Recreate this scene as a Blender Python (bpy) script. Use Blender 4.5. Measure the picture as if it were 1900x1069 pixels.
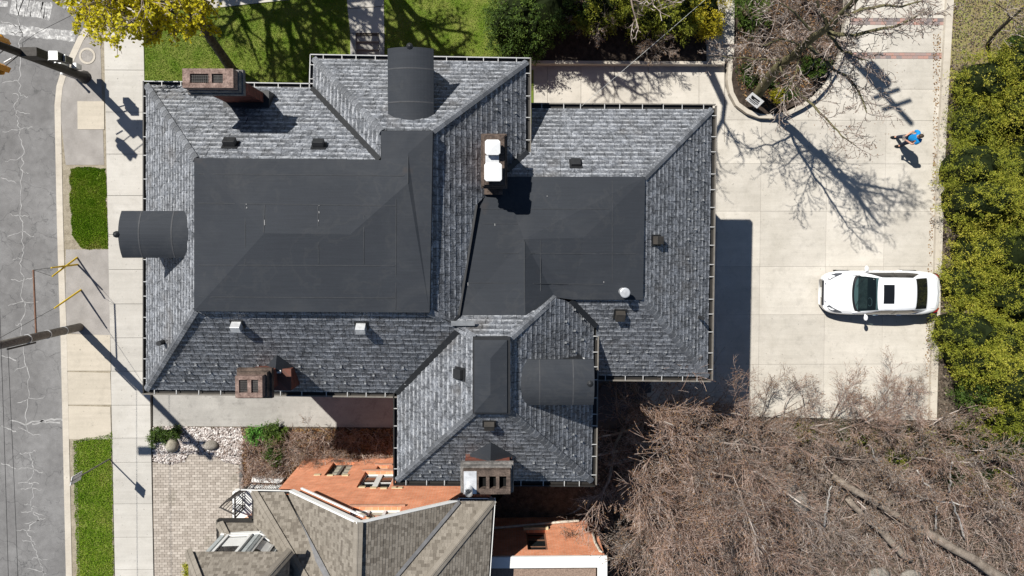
import bpy, math, random
import numpy as np
from mathutils import Vector, Matrix, noise as mnoise
for o in list(bpy.data.objects): bpy.data.objects.remove(o)
scene = bpy.context.scene
COL = scene.collection

# ------------------------------------------------------------------ camera
F, H, CX, CY = 1280.0, 28.4, 950.0, 476.7        # focal (px of a 1900 px wide frame), camera height (m), principal point
RX, RY = math.radians(-2.0), math.radians(-0.9)
cam_data = bpy.data.cameras.new('camera'); cam = bpy.data.objects.new('camera', cam_data); COL.objects.link(cam)
cam.location = (0, 0, H); cam.rotation_euler = (RX, RY, 0)
cam_data.sensor_width = 36; cam_data.lens = 36 * F / 1900
cam_data.shift_y = -(534.5 - CY) / 1900; cam_data.clip_end = 600; cam_data.clip_start = 0.1
scene.camera = cam

# ------------------------------------------------------------------ sky, sun, exposure
SX, SY = 0.556, -0.580                            # shadow offset per metre of height
sun_dir = Vector((-SX, -SY, 1)).normalized()
elev = math.asin(sun_dir.z); azim = math.atan2(sun_dir.x, sun_dir.y)
world = bpy.data.worlds.new('World'); scene.world = world; world.use_nodes = True
wn = world.node_tree; wn.nodes.clear()
sky = wn.nodes.new('ShaderNodeTexSky'); sky.sky_type = 'NISHITA'; sky.sun_disc = False
sky.sun_elevation = elev; sky.sun_rotation = azim; sky.altitude = 150; sky.dust_density = 0.2; sky.ozone_density = 3.0
bg = wn.nodes.new('ShaderNodeBackground'); bg.inputs['Strength'].default_value = 0.05
wo = wn.nodes.new('ShaderNodeOutputWorld')
wn.links.new(sky.outputs[0], bg.inputs['Color']); wn.links.new(bg.outputs[0], wo.inputs['Surface'])
sl = bpy.data.lights.new('sun', 'SUN'); sl.energy = 4.6; sl.angle = math.radians(0.55); sl.color = (1.0, 0.965, 0.90)
sun = bpy.data.objects.new('sun', sl); COL.objects.link(sun)
sun.rotation_euler = sun_dir.to_track_quat('Z', 'Y').to_euler(); sun.location = (-20, 20, 40)
scene.view_settings.view_transform = 'Standard'; scene.view_settings.look = 'None'
scene.view_settings.gamma = 1; scene.view_settings.use_curve_mapping = False
scene.view_settings.exposure = 0.43
scene.render.engine = 'CYCLES'
scene.cycles.max_bounces = 5; scene.cycles.diffuse_bounces = 1; scene.cycles.transparent_max_bounces = 8

# ------------------------------------------------------------------ survey helper: drone-photo pixel + height above ground -> metres
_ca, _sa, _cb, _sb = math.cos(RX), math.sin(RX), math.cos(RY), math.sin(RY)
def ray(px, py):
    x, y, z = (px - CX) / F, -(py - CY) / F, -1.0
    y, z = _ca * y - _sa * z, _sa * y + _ca * z
    x, z = _cb * x + _sb * z, -_sb * x + _cb * z
    return x, y, z
def U(px, py, z=0.0):
    a, b, c = ray(px, py); t = (z - H) / c
    return Vector((a * t, b * t, z))
def Uplane(px, py, pl):                            # pl: (normal, point)
    d = Vector(ray(px, py)); n, p = pl
    t = (p - Vector((0, 0, H))).dot(n) / d.dot(n)
    return Vector((0, 0, H)) + d * t

# ------------------------------------------------------------------ mesh helpers
OFF = {}
class MB:
    def __init__(s): s.v, s.f, s.c, s.sv = [], [], [], []
    def poly(s, pts, c=0.5):
        b = len(s.v); s.v += [tuple(p) for p in pts]; s.f.append(tuple(range(b, b + len(pts)))); s.c.append(c)
    def prism(s, pts, dz, c=0.5):
        """pts: top outline (ccw from above), extruded down by dz"""
        b = len(s.v); n = len(pts)
        s.v += [tuple(p) for p in pts] + [(p[0], p[1], p[2] - dz) for p in pts]
        s.f.append(tuple(range(b, b + n))); s.f.append(tuple(range(b + 2 * n - 1, b + n - 1, -1)))
        for i in range(n):
            j = (i + 1) % n; s.f.append((b + i, b + n + i, b + n + j, b + j))
        s.c += [c] * (n + 2)
    def obox(s, o, ax, ay, az, c=0.5):
        """box centred at o with half axes ax, ay, az"""
        b = len(s.v); o, ax, ay, az = map(Vector, (o, ax, ay, az))
        for k in (-1, 1):
            for i, j in ((-1, -1), (1, -1), (1, 1), (-1, 1)): s.v.append(tuple(o + ax * i + ay * j + az * k))
        for q in ((3, 2, 1, 0), (4, 5, 6, 7), (0, 1, 5, 4), (1, 2, 6, 5), (2, 3, 7, 6), (3, 0, 4, 7)): s.f.append(tuple(b + i for i in q))
        s.c += [c] * 6
    def box(s, x0, x1, y0, y1, z0, z1, c=0.5):
        s.obox(((x0 + x1) / 2, (y0 + y1) / 2, (z0 + z1) / 2), ((x1 - x0) / 2, 0, 0), (0, (y1 - y0) / 2, 0), (0, 0, (z1 - z0) / 2), c)
    def frustum(s, x0, x1, y0, y1, z0, z1, ins, c=0.5):
        b = len(s.v)
        s.v += [(x0, y0, z0), (x1, y0, z0), (x1, y1, z0), (x0, y1, z0), (x0 + ins, y0 + ins, z1), (x1 - ins, y0 + ins, z1), (x1 - ins, y1 - ins, z1), (x0 + ins, y1 - ins, z1)]
        for q in ((3, 2, 1, 0), (4, 5, 6, 7), (0, 1, 5, 4), (1, 2, 6, 5), (2, 3, 7, 6), (3, 0, 4, 7)): s.f.append(tuple(b + i for i in q))
        s.c += [c] * 6
    def tube(s, path, rad, n=8, cap=True, c=0.5):
        path = [Vector(p) for p in path]
        if not hasattr(rad, '__len__'): rad = [rad] * len(path)
        b = len(s.v); m = len(path)
        for i, p in enumerate(path):
            d = (path[min(i + 1, m - 1)] - path[max(i - 1, 0)]).normalized()
            a = Vector((0, 0, 1)) if abs(d.z) < .95 else Vector((0, 1, 0))
            x = d.cross(a).normalized(); y = x.cross(d)
            for k in range(n):
                t = 2 * math.pi * k / n; s.v.append(tuple(p + (x * math.cos(t) + y * math.sin(t)) * rad[i]))
        for i in range(m - 1):
            for k in range(n):
                l = (k + 1) % n; s.f.append((b + i * n + k, b + i * n + l, b + (i + 1) * n + l, b + (i + 1) * n + k)); s.c.append(c)
        if cap:
            s.f.append(tuple(b + k for k in range(n - 1, -1, -1))); s.f.append(tuple(b + (m - 1) * n + k for k in range(n))); s.c += [c, c]
    def lathe(s, o, prof, n=16, c=0.5):
        b = len(s.v); m = len(prof)
        for r, z in prof:
            for k in range(n):
                t = 2 * math.pi * k / n; s.v.append((o[0] + r * math.cos(t), o[1] + r * math.sin(t), o[2] + z))
        for i in range(m - 1):
            for k in range(n):
                l = (k + 1) % n; s.f.append((b + i * n + k, b + i * n + l, b + (i + 1) * n + l, b + (i + 1) * n + k)); s.c.append(c)
        s.f.append(tuple(b + k for k in range(n - 1, -1, -1))); s.f.append(tuple(b + (m - 1) * n + k for k in range(n))); s.c += [c, c]
    def ball(s, o, r, seg=10, rings=6, jit=0, rng=None, c=0.5):
        o = Vector(o); r = Vector(r if hasattr(r, '__len__') else (r, r, r)); b = len(s.v)
        s.v.append(tuple(o + Vector((0, 0, r.z))))
        for i in range(1, rings):
            a = math.pi * i / rings
            for k in range(seg):
                t = 2 * math.pi * k / seg; q = 1 + (rng.uniform(-jit, jit) if jit else 0)
                s.v.append(tuple(o + Vector((r.x * math.sin(a) * math.cos(t) * q, r.y * math.sin(a) * math.sin(t) * q, r.z * math.cos(a) * q))))
        s.v.append(tuple(o - Vector((0, 0, r.z)))); e = len(s.v) - 1
        for k in range(seg):
            l = (k + 1) % seg; s.f.append((b, b + 1 + k, b + 1 + l)); s.c.append(c)
            for i in range(rings - 2):
                p = b + 1 + i * seg; s.f.append((p + k, p + seg + k, p + seg + l, p + l)); s.c.append(c)
            p = b + 1 + (rings - 2) * seg; s.f.append((p + k, e, p + l)); s.c.append(c)
    def build(s, name, mat, parent=None, smooth=False, bevel=0, origin=None, **props):
        me = bpy.data.meshes.new(name)
        if parent is not None: off = OFF[parent.name]
        elif origin is not None: off = Vector(origin)
        else:
            a = np.array(s.v); off = Vector(((a[:, 0].min() + a[:, 0].max()) / 2, (a[:, 1].min() + a[:, 1].max()) / 2, a[:, 2].min()))
        me.from_pydata([(x - off[0], y - off[1], z - off[2]) for x, y, z in s.v], [], s.f)
        at = me.attributes.new('rnd', 'FLOAT', 'FACE'); at.data.foreach_set('value', np.array(s.c, dtype=np.float32))
        if s.sv: av = me.attributes.new('sv', 'FLOAT', 'POINT'); av.data.foreach_set('value', np.array(s.sv, dtype=np.float32))
        if smooth: me.polygons.foreach_set('use_smooth', [True] * len(me.polygons))
        me.materials.append(MAT[mat] if isinstance(mat, str) else mat); me.update()
        o = bpy.data.objects.new(name, me); COL.objects.link(o)
        if parent is not None: o.parent = parent
        else: o.location = off
        OFF[o.name] = off
        if bevel:
            m = o.modifiers.new('bevel', 'BEVEL'); m.width = bevel; m.segments = 2; m.limit_method = 'ANGLE'
        for k, val in props.items(): o[k] = val
        return o
def np_mesh(name, V, Fq, C, mat, parent=None, origin=None, smooth=False, **props):
    """fast mesh from numpy arrays: V (n,3), Fq (m,k) one polygon size, C (m,)"""
    off = OFF[parent.name] if parent is not None else (Vector(origin) if origin is not None else Vector((V[:, 0].mean(), V[:, 1].mean(), V[:, 2].min())))
    me = bpy.data.meshes.new(name); k = Fq.shape[1]; m = len(Fq)
    me.vertices.add(len(V)); me.vertices.foreach_set('co', (V - np.array(off)).astype(np.float32).ravel())
    me.loops.add(m * k); me.loops.foreach_set('vertex_index', Fq.astype(np.int32).ravel())
    me.polygons.add(m); me.polygons.foreach_set('loop_start', (np.arange(m) * k).astype(np.int32))
    try: me.polygons.foreach_set('loop_total', np.full(m, k, dtype=np.int32))
    except Exception: pass
    at = me.attributes.new('rnd', 'FLOAT', 'FACE'); at.data.foreach_set('value', np.asarray(C, dtype=np.float32))
    if smooth: me.polygons.foreach_set('use_smooth', np.ones(m, dtype=bool))
    me.materials.append(MAT[mat]); me.update(calc_edges=True)
    o = bpy.data.objects.new(name, me); COL.objects.link(o)
    if parent is not None: o.parent = parent
    else: o.location = off
    OFF[o.name] = off
    for q, val in props.items(): o[q] = val
    return o
def thing(name, loc, label, category, group=None):
    o = bpy.data.objects.new(name, None); COL.objects.link(o); o.location = loc; o.empty_display_size = .3
    OFF[o.name] = Vector(loc); o['label'] = label; o['category'] = category
    if group: o['group'] = group
    return o
def inst(src, parent, name, loc, rot=None):
    """a part sharing mesh data; loc in world"""
    o = bpy.data.objects.new(name, src); COL.objects.link(o); o.parent = parent
    o.location = Vector(loc) - OFF[parent.name]; OFF[o.name] = OFF[parent.name]
    if rot is not None: o.rotation_mode = 'QUATERNION'; o.rotation_quaternion = rot
    return o
def proto(mb, name, mat):
    me = bpy.data.meshes.new(name); me.from_pydata(mb.v, [], mb.f); me.materials.append(MAT[mat])
    at = me.attributes.new('rnd', 'FLOAT', 'FACE'); at.data.foreach_set('value', np.array(mb.c, dtype=np.float32)); me.update()
    return me
def clip(poly, a, b):
    """keep the part of a 2-D polygon left of the line a->b"""
    out = []; n = len(poly); dx, dy = b[0] - a[0], b[1] - a[1]
    sd = [dx * (p[1] - a[1]) - dy * (p[0] - a[0]) for p in poly]
    for i in range(n):
        j = (i + 1) % n
        if sd[i] >= 0: out.append(poly[i])
        if (sd[i] >= 0) != (sd[j] >= 0):
            t = sd[i] / (sd[i] - sd[j]); out.append((poly[i][0] + t * (poly[j][0] - poly[i][0]), poly[i][1] + t * (poly[j][1] - poly[i][1])))
    return out
def clip_rect(poly, rect):
    for i in range(len(rect)):
        poly = clip(poly, rect[i], rect[(i + 1) % len(rect)])
        if len(poly) < 3: return []
    return poly
def area2(p): return .5 * sum(p[i][0] * p[(i + 1) % len(p)][1] - p[(i + 1) % len(p)][0] * p[i][1] for i in range(len(p)))
def inside(p, x, y):
    r = False; n = len(p); j = n - 1
    for i in range(n):
        if (p[i][1] > y) != (p[j][1] > y) and x < (p[j][0] - p[i][0]) * (y - p[i][1]) / (p[j][1] - p[i][1]) + p[i][0]: r = not r
        j = i
    return r
def ccw(p): return p if area2(p) > 0 else p[::-1]
def G(pts, z=0.0): return ccw2([U(a, b, z) for a, b in pts])
def ccw2(p): return p if area2([(q[0], q[1]) for q in p]) > 0 else p[::-1]
# ------------------------------------------------------------------ materials
MAT = {}
class NT:
    def __init__(s, name, rough=.8, spec=.3, metal=0.0):
        m = bpy.data.materials.new(name); m.use_nodes = True; s.m = m; s.t = m.node_tree; s.b = s.t.nodes['Principled BSDF']
        s.b.inputs['Roughness'].default_value = rough; s.b.inputs['Specular IOR Level'].default_value = spec; s.b.inputs['Metallic'].default_value = metal
        MAT[name] = m
    def n(s, typ, _o=0, _a=None, **ins):
        nd = s.t.nodes.new('ShaderNode' + typ)
        for k, v in (_a or {}).items(): setattr(nd, k, v)
        for k, v in ins.items():
            sock = nd.inputs[int(k[1:])] if k[0] == 'i' and k[1:].isdigit() else nd.inputs[k.replace('_', ' ')]
            s.put(sock, v)
        return nd.outputs[_o]
    def put(s, sock, v):
        if hasattr(v, 'is_output') or isinstance(v, bpy.types.NodeSocket): s.t.links.new(v, sock)
        else:
            if hasattr(v, '__len__') and len(v) == 3 and sock.type == 'RGBA': v = (*v, 1)
            sock.default_value = v
    def co(s): return s.n('TexCoord', 3)
    def sw(s, co, mode):
        """swizzle coordinates: 'xz', 'sz' (x+y, z)"""
        sp = s.t.nodes.new('ShaderNodeSeparateXYZ'); s.put(sp.inputs[0], co)
        a = sp.outputs[0] if mode == 'xz' else s.math('ADD', sp.outputs[0], sp.outputs[1])
        c = s.t.nodes.new('ShaderNodeCombineXYZ'); s.put(c.inputs[0], a); s.put(c.inputs[1], sp.outputs[2]); return c.outputs[0]
    def noise(s, co, sc, det=4, rough=.6, dist=0): return s.n('TexNoise', 0, Vector=co, Scale=sc, Detail=det, Roughness=rough, Distortion=dist)
    def math(s, op, a, b=0.0): return s.n('Math', 0, {'operation': op}, i0=a, i1=b)
    def ramp(s, f, *st):
        nd = s.t.nodes.new('ShaderNodeValToRGB'); s.put(nd.inputs[0], f); e = nd.color_ramp.elements
        while len(e) < len(st): e.new(.5)
        for q, (p, c) in zip(e, st): q.position = p; q.color = (*c, 1) if hasattr(c, '__len__') else (c, c, c, 1)
        return nd.outputs[0]
    def mix(s, f, a, b, typ='MIX'):
        nd = s.t.nodes.new('ShaderNodeMix'); nd.data_type = 'RGBA'; nd.blend_type = typ
        s.put(nd.inputs[0], f); s.put(nd.inputs[6], a); s.put(nd.inputs[7], b); return nd.outputs[2]
    def rnd(s): return s.n('Attribute', 2, {'attribute_name': 'rnd'})
    def col(s, v): s.put(s.b.inputs['Base Color'], v); return s
    def rough(s, v): s.put(s.b.inputs['Roughness'], v); return s
    def bump(s, h, st=.4, d=.01): s.put(s.b.inputs['Normal'], s.n('Bump', 0, Strength=st, Distance=d, Height=h)); return s
def flat(name, c, rough=.7, spec=.3, metal=0, var=.25, sc=6):
    t = NT(name, rough, spec, metal); co = t.co(); f = t.noise(co, sc, 5)
    t.col(t.ramp(f, (.25, [x * (1 - var) for x in c]), (.75, [min(1, x * (1 + var)) for x in c]))); return t
def two(name, c1, c2, sc=3, rough=.9, det=8, lo=.35, hi=.65, fine=40, fv=.2, bump=.3, spec=.2):
    t = NT(name, rough, spec); co = t.co(); f = t.noise(co, sc, det, .65); g = t.noise(co, fine, 3)
    c = t.ramp(f, (lo, c1), (hi, c2)); c = t.mix(1.0, c, t.ramp(g, (.3, 1 - fv), (.7, 1 + fv)), 'MULTIPLY'); t.col(c)
    if bump: t.bump(g, bump, .02)
    return t

# ground
t = NT('asphalt', .9, .2); co = t.co(); f = t.noise(co, .6, 6, .6); g = t.noise(co, 60, 2); h = t.noise(co, 4, 5)
wco = t.mix(.42, co, t.n('TexNoise', 1, Vector=co, Scale=2.2, Detail=4))
vd = t.n('TexVoronoi', 0, {'feature': 'DISTANCE_TO_EDGE'}, Vector=wco, Scale=1.15)
ck = t.ramp(vd, (.0, 1.0), (.013, 0.0)); ck = t.math('MULTIPLY', ck, t.ramp(t.noise(co, .9, 2), (.36, 0.0), (.46, 1.0)))
c = t.ramp(f, (.3, (.155, .150, .147)), (.7, (.235, .230, .225))); c = t.mix(1.0, c, t.ramp(g, (.3, .68), (.7, 1.32)), 'MULTIPLY')
c = t.mix(1.0, c, t.ramp(h, (.3, .86), (.7, 1.1)), 'MULTIPLY'); v2 = t.n('TexVoronoi', 0, {'feature': 'DISTANCE_TO_EDGE'}, Vector=wco, Scale=3.4); k2 = t.math('MULTIPLY', t.ramp(v2, (.0, 1.0), (.03, 0.0)), t.ramp(t.noise(co, 1.4, 3), (.48, 0.0), (.6, .5))); c = t.mix(k2, c, (.08, .08, .08)); c = t.mix(t.math('MULTIPLY', ck, .65), c, (.07, .07, .07)); t.col(c).bump(g, .3, .01)
t = NT('crackfill', .9, .2); t.col(t.ramp(t.noise(t.co(), 12, 3), (.3, (.27, .265, .26)), (.7, (.46, .45, .435))))
def concrete(name, c1, c2, stain=.35, grn=.1):
    t = NT(name, .85, .25); co = t.co(); r = t.rnd(); f = t.noise(co, .8, 7, .65); s = t.noise(co, 2.5, 6, .7, .3); g = t.noise(co, 45, 3, .7)
    st = t.n('Mapping', 0, Vector=co, Scale=(.35, 5.0, 1)); sk = t.noise(st, 1.2, 4, .6)
    c = t.ramp(f, (.3, c1), (.7, c2)); c = t.mix(1.0, c, t.ramp(g, (.25, 1 - grn), (.75, 1 + grn)), 'MULTIPLY')
    c = t.mix(t.math('MULTIPLY', t.ramp(s, (.52, 0.0), (.75, 1.0)), stain), c, [x * .45 for x in c1])
    c = t.mix(1.0, c, t.ramp(sk, (.3, .93), (.7, 1.05)), 'MULTIPLY'); c = t.mix(1.0, c, t.ramp(r, (0, .93), (1, 1.06)), 'MULTIPLY')
    sp = t.noise(co, 9, 2, .5); c = t.mix(t.ramp(sp, (.70, 0.0), (.76, .5)), c, (.12, .11, .09))
    t.col(c).bump(g, .15, .006)
concrete('concrete', (.47, .435, .375), (.59, .55, .485), .34, .11)
concrete('concrete_walk', (.45, .425, .38), (.53, .505, .46), .2, .09)
concrete('concrete_tan', (.47, .42, .34), (.55, .49, .40), .25)
concrete('concrete_old', (.30, .285, .26), (.42, .40, .365), .5, .16)
concrete('concrete_curb', (.46, .41, .34), (.58, .53, .45), .3, .12)
two('asphalt_patch', (.27, .25, .23), (.36, .335, .31), 1.5, fine=50, fv=.22)
two('mulch', (.030, .022, .017), (.075, .056, .043), 6, fine=60, fv=.5, bump=.8)
t = two('litter', (.05, .04, .03), (.15, .122, .092), 5, fine=30, fv=.45, bump=.8)
two('soil', (.09, .07, .05), (.17, .135, .10), 2, fine=40, fv=.3)
two('grass_base', (.09, .15, .012), (.20, .22, .05), 1.6, fine=50, fv=.35)
two('verge', (.24, .205, .15), (.36, .315, .24), 5, fine=45, fv=.35, bump=.6)
two('dry_lawn', (.24, .18, .10), (.26, .235, .10), 1.2, fine=30, fv=.4, bump=.6)
two('terrain', (.09, .085, .05), (.16, .13, .09), .5, fine=12, fv=.3)
t = NT('grass', .8, .15); r = t.rnd(); t.col(t.ramp(r, (0, (.075, .15, .008)), (.45, (.18, .34, .015)), (.8, (.31, .43, .04)), (1, (.48, .44, .15))))
t = NT('pebble', .8, .3); r = t.rnd(); t.col(t.ramp(r, (0, (.17, .135, .115)), (.35, (.42, .36, .33)), (1, (.74, .70, .66))))
two('boulder', (.25, .225, .175), (.42, .385, .31), 4, fine=30, fv=.3, bump=.6)
two('boulder_grey', (.16, .145, .12), (.33, .30, .265), 5, fine=30, fv=.4, bump=.6)
t = NT('paver', .9, .2); r = t.rnd(); co = t.co(); c = t.ramp(r, (0, (.34, .295, .25)), (1, (.50, .445, .385)))
c = t.mix(t.ramp(t.noise(co, .9, 4), (.60, 0.0), (.75, .55)), c, (.16, .145, .10)); c = t.mix(1.0, c, t.ramp(t.noise(co, 60, 3), (.3, .85), (.7, 1.1)), 'MULTIPLY'); t.col(c)
flat('joint', (.12, .105, .085), .95, .1); flat('joint_light', (.34, .31, .27), .95, .1); flat('joint_dark', (.05, .045, .04), .95, .1)
t = NT('band_brick', .9, .2); t.col(t.ramp(t.rnd(), (0, (.17, .15, .15)), (.4, (.30, .25, .235)), (1, (.42, .245, .20))))
flat('flag', (.085, .085, .09), .8)
# roofs
t = NT('slate', .5, .5); co = t.co(); r = t.rnd(); sv = t.n('Attribute', 2, {'attribute_name': 'sv'})
wv = t.noise(co, 10, 6, .68, 1.6); g = t.noise(co, 38, 4, .7, 1.0); big = t.noise(co, .7, 3); md = t.noise(co, 3.6, 4, .65, .5)
c = t.ramp(wv, (.28, (.048, .053, .061)), (.455, (.092, .099, .112)), (.57, (.165, .173, .189)), (.70, (.36, .37, .388)))
c = t.mix(1.0, c, t.ramp(r, (0, .86), (.5, 1.0), (1, 1.16)), 'MULTIPLY'); c = t.mix(1.0, c, t.ramp(g, (.3, .78), (.7, 1.2)), 'MULTIPLY'); c = t.mix(1.0, c, t.ramp(md, (.37, .62), (.5, .94), (.62, 1.45)), 'MULTIPLY')
ed = t.math('MULTIPLY', t.ramp(sv, (.0, 1.0), (.20, .55), (.42, 0.0)), t.ramp(t.noise(co, 6, 4, .7, .6), (.40, 0.0), (.62, 1.0)))
c = t.mix(t.math('MULTIPLY', ed, .85), c, (.60, .615, .64))
c = t.mix(t.ramp(big, (.57, 0.0), (.74, .45)), c, (.10, .085, .07)); c = t.mix(t.math('LESS_THAN', r, -.5), c, (.022, .024, .028)); t.col(c); t.bump(wv, .6, .03)  # side faces: dark cut edge that also paints the shade line between courses
t.rough(t.ramp(g, (.3, .42), (.7, .62)))
t = NT('hip_slate', .5, .5); co = t.co(); g = t.noise(co, 12, 6, .75, 1.5); t.col(t.mix(1.0, t.ramp(g, (.32, (.07, .075, .085)), (.52, (.15, .157, .17)), (.68, (.36, .37, .39))), t.ramp(t.rnd(), (0, .7), (1, 1.3)), 'MULTIPLY')); t.bump(g, .3, .01)
t = NT('membrane', .78, .3); co = t.co(); f = t.noise(co, .35, 6, .6); g = t.noise(t.n('Mapping', 0, Vector=co, Scale=(.6, 14, 1)), 2, 5, .6); h = t.noise(co, 90, 2)
c = t.ramp(f, (.3, (.0235, .027, .0335)), (.7, (.030, .0345, .042))); c = t.mix(1.0, c, t.ramp(g, (.3, .9), (.7, 1.1)), 'MULTIPLY'); c = t.mix(1.0, c, t.ramp(h, (.3, .85), (.7, 1.15)), 'MULTIPLY')
c = t.mix(t.ramp(t.noise(co, 1.1, 3), (.68, 0.0), (.8, .3)), c, (.075, .055, .042)); c = t.mix(t.ramp(t.noise(co, .5, 5, .7, .6), (.50, 0.0), (.78, .34)), c, (.070, .072, .075)); pr = t.noise(co, .9, 4, .6, .4); rg_ = t.ramp(pr, (.53, 0.0), (.56, .10), (.59, 0.0)); c = t.mix(rg_, c, (.085, .083, .078)); t.col(c); t.bump(f, .12, .05)
flat('seam', (.036, .039, .044), .7); flat('seam_white', (.22, .22, .22), .7)
flat('flashing', (.018, .019, .021), .5, .4); flat('vent_black', (.022, .023, .025), .5, .4); flat('vent_brown', (.05, .045, .04), .5)
flat('vent_silver', (.62, .63, .64), .4, .5, .3); flat('gutter_dark', (.020, .018, .016), .5, .4); flat('gutter_brown', (.17, .155, .135), .6, .3)
flat('bracket_metal', (.46, .46, .45), .5, .4, 0, .2); flat('seam_light', (.055, .057, .062), .7); flat('rim_sunlit', (.42, .42, .42), .5, .4, 0, .15); flat('white_metal', (.80, .80, .79), .45, .4, 0, .05); flat('guard_metal', (.24, .25, .26), .5, .4)
def brick(name, c1, c2, mo, sc=1.0, mode='sz', bw=.215, bh=.072, spec=.25):
    t = NT(name, .9, spec); co = t.co(); v = t.sw(co, mode)
    nd = t.t.nodes.new('ShaderNodeTexBrick'); t.put(nd.inputs['Vector'], v)
    for k, x in (('Color1', (*c1, 1)), ('Color2', (*c2, 1)), ('Mortar', (*mo, 1)), ('Scale', 1.0), ('Mortar Size', .007), ('Mortar Smooth', .3), ('Bias', -.1), ('Brick Width', bw), ('Row Height', bh)): nd.inputs[k].default_value = x
    c = t.mix(1.0, nd.outputs[0], t.ramp(t.noise(co, 2.0, 6), (.3, .8), (.7, 1.15)), 'MULTIPLY'); c = t.mix(1.0, c, t.ramp(t.noise(co, 40, 3), (.3, .85), (.7, 1.1)), 'MULTIPLY')
    t.col(c); t.bump(nd.outputs[1], -.5, .01)
brick('brick_wall', (.23, .085, .055), (.30, .12, .08), (.30, .26, .22))
brick('brick_orange', (.80, .27, .13), (.92, .38, .21), (.76, .50, .36), mode='xz')
brick('brick_chimney', (.13, .038, .027), (.25, .075, .05), (.11, .085, .07))
two('cap_stone', (.05, .038, .032), (.15, .112, .09), 5, fine=25, fv=.35, bump=.5)
two('cap_stone_grey', (.10, .095, .09), (.24, .225, .21), 5, fine=25, fv=.35, bump=.5)
two('cap_rust', (.13, .085, .070), (.30, .215, .18), 6, fine=25, fv=.35, bump=.5)
flat('soot', (.010, .010, .010), .95, .05); flat('mesh_wire', (.10, .095, .09), .6)
t = NT('tan_shingle', .95, .15); co = t.co(); r = t.rnd(); c = t.ramp(t.math('MAXIMUM', r, 0.0), (0, (.145, .126, .104)), (.22, (.165, .145, .12)), (.30, (.20, .177, .147)), (1, (.265, .237, .20)))
c = t.mix(1.0, c, t.ramp(t.noise(co, 70, 3), (.3, .75), (.7, 1.25)), 'MULTIPLY'); t.col(c)
flat('valley_grey', (.16, .16, .165), .6); flat('white_paint', (.80, .80, .78), .5, .3, 0, .06); flat('grey_paint', (.44, .47, .47), .6)
flat('stone_block', (.60, .50, .32), .8); flat('sill', (.40, .22, .15), .8); flat('beige_pipe', (.62, .57, .48), .6); flat('roof_gravel', (.26, .19, .15), .95, .1, 0, .5, 25)
t = NT('glass_dark', .06, .5); t.col((.012, .016, .018))
t = NT('glass_sky', .05, .6); t.col((.03, .04, .045))
flat('blind', (.50, .47, .38), .8)
# metal and street
flat('pole_grey', (.20, .185, .165), .8, .3, 0, .35, 9); flat('pole_dark', (.055, .05, .045), .7, .3, 0, .4, 9); flat('rust', (.19, .10, .065), .8)
flat('yellow_plastic', (.72, .50, .02), .45, .4, 0, .1); flat('signal_yellow', (.75, .33, .02), .5, .4, 0, .1); flat('black_plastic', (.012, .012, .013), .5, .4, 0, .1)
flat('cable', (.02, .02, .02), .6); flat('cable_light', (.5, .5, .48), .6); flat('iron', (.05, .045, .042), .6); flat('galv', (.55, .56, .57), .4, .5, .4)
flat('wood_dark', (.05, .04, .035), .8)
# plants
def leafmat(name, *st, tr=.25):
    t = NT(name, .55, .25); c = t.ramp(t.rnd(), *st); t.col(c)
    d = t.t.nodes.new('ShaderNodeBsdfTranslucent'); t.put(d.inputs[0], c); mx = t.t.nodes.new('ShaderNodeMixShader'); mx.inputs[0].default_value = tr
    out = t.t.nodes['Material Output']; t.t.links.new(t.b.outputs[0], mx.inputs[1]); t.t.links.new(d.outputs[0], mx.inputs[2]); t.t.links.new(mx.outputs[0], out.inputs[0])
leafmat('leaf_maple', (0, (.36, .34, .015)), (.5, (.68, .60, .02)), (1, (.90, .80, .06)), tr=.5)
leafmat('leaf_yew', (0, (.08, .105, .012)), (.45, (.26, .285, .03)), (.75, (.44, .42, .05)), (1, (.62, .54, .09)))
leafmat('leaf_green', (0, (.02, .04, .008)), (.6, (.075, .13, .02)), (1, (.17, .24, .04)))
leafmat('leaf_gold', (0, (.12, .13, .01)), (.5, (.36, .31, .015)), (1, (.58, .46, .03)))
leafmat('leaf_dry', (0, (.05, .036, .027)), (.6, (.145, .11, .082)), (1, (.30, .24, .19)), tr=.1); leafmat('leaf_fresh', (0, (.05, .15, .02)), (1, (.16, .38, .06)))
leafmat('leaf_brown', (0, (.11, .055, .025)), (.5, (.28, .14, .055)), (1, (.42, .29, .14)))
two('bark', (.055, .048, .038), (.15, .13, .10), 5, fine=30, fv=.4, bump=.6); two('bark_moss', (.07, .065, .035), (.19, .17, .09), 3, fine=30, fv=.4, bump=.6)
t = NT('twig', .85, .2); t.col(t.ramp(t.rnd(), (0, (.13, .10, .08)), (.6, (.34, .275, .235)), (1, (.60, .53, .48))))
t = NT('twig_red', .85, .2); t.col(t.ramp(t.rnd(), (0, (.21, .115, .08)), (.6, (.41, .295, .24)), (1, (.60, .49, .43))))
two('log', (.15, .12, .095), (.30, .255, .21), 3, fine=25, fv=.35, bump=.6); flat('birch', (.52, .49, .45), .8, .2, 0, .3, 8)
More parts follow.
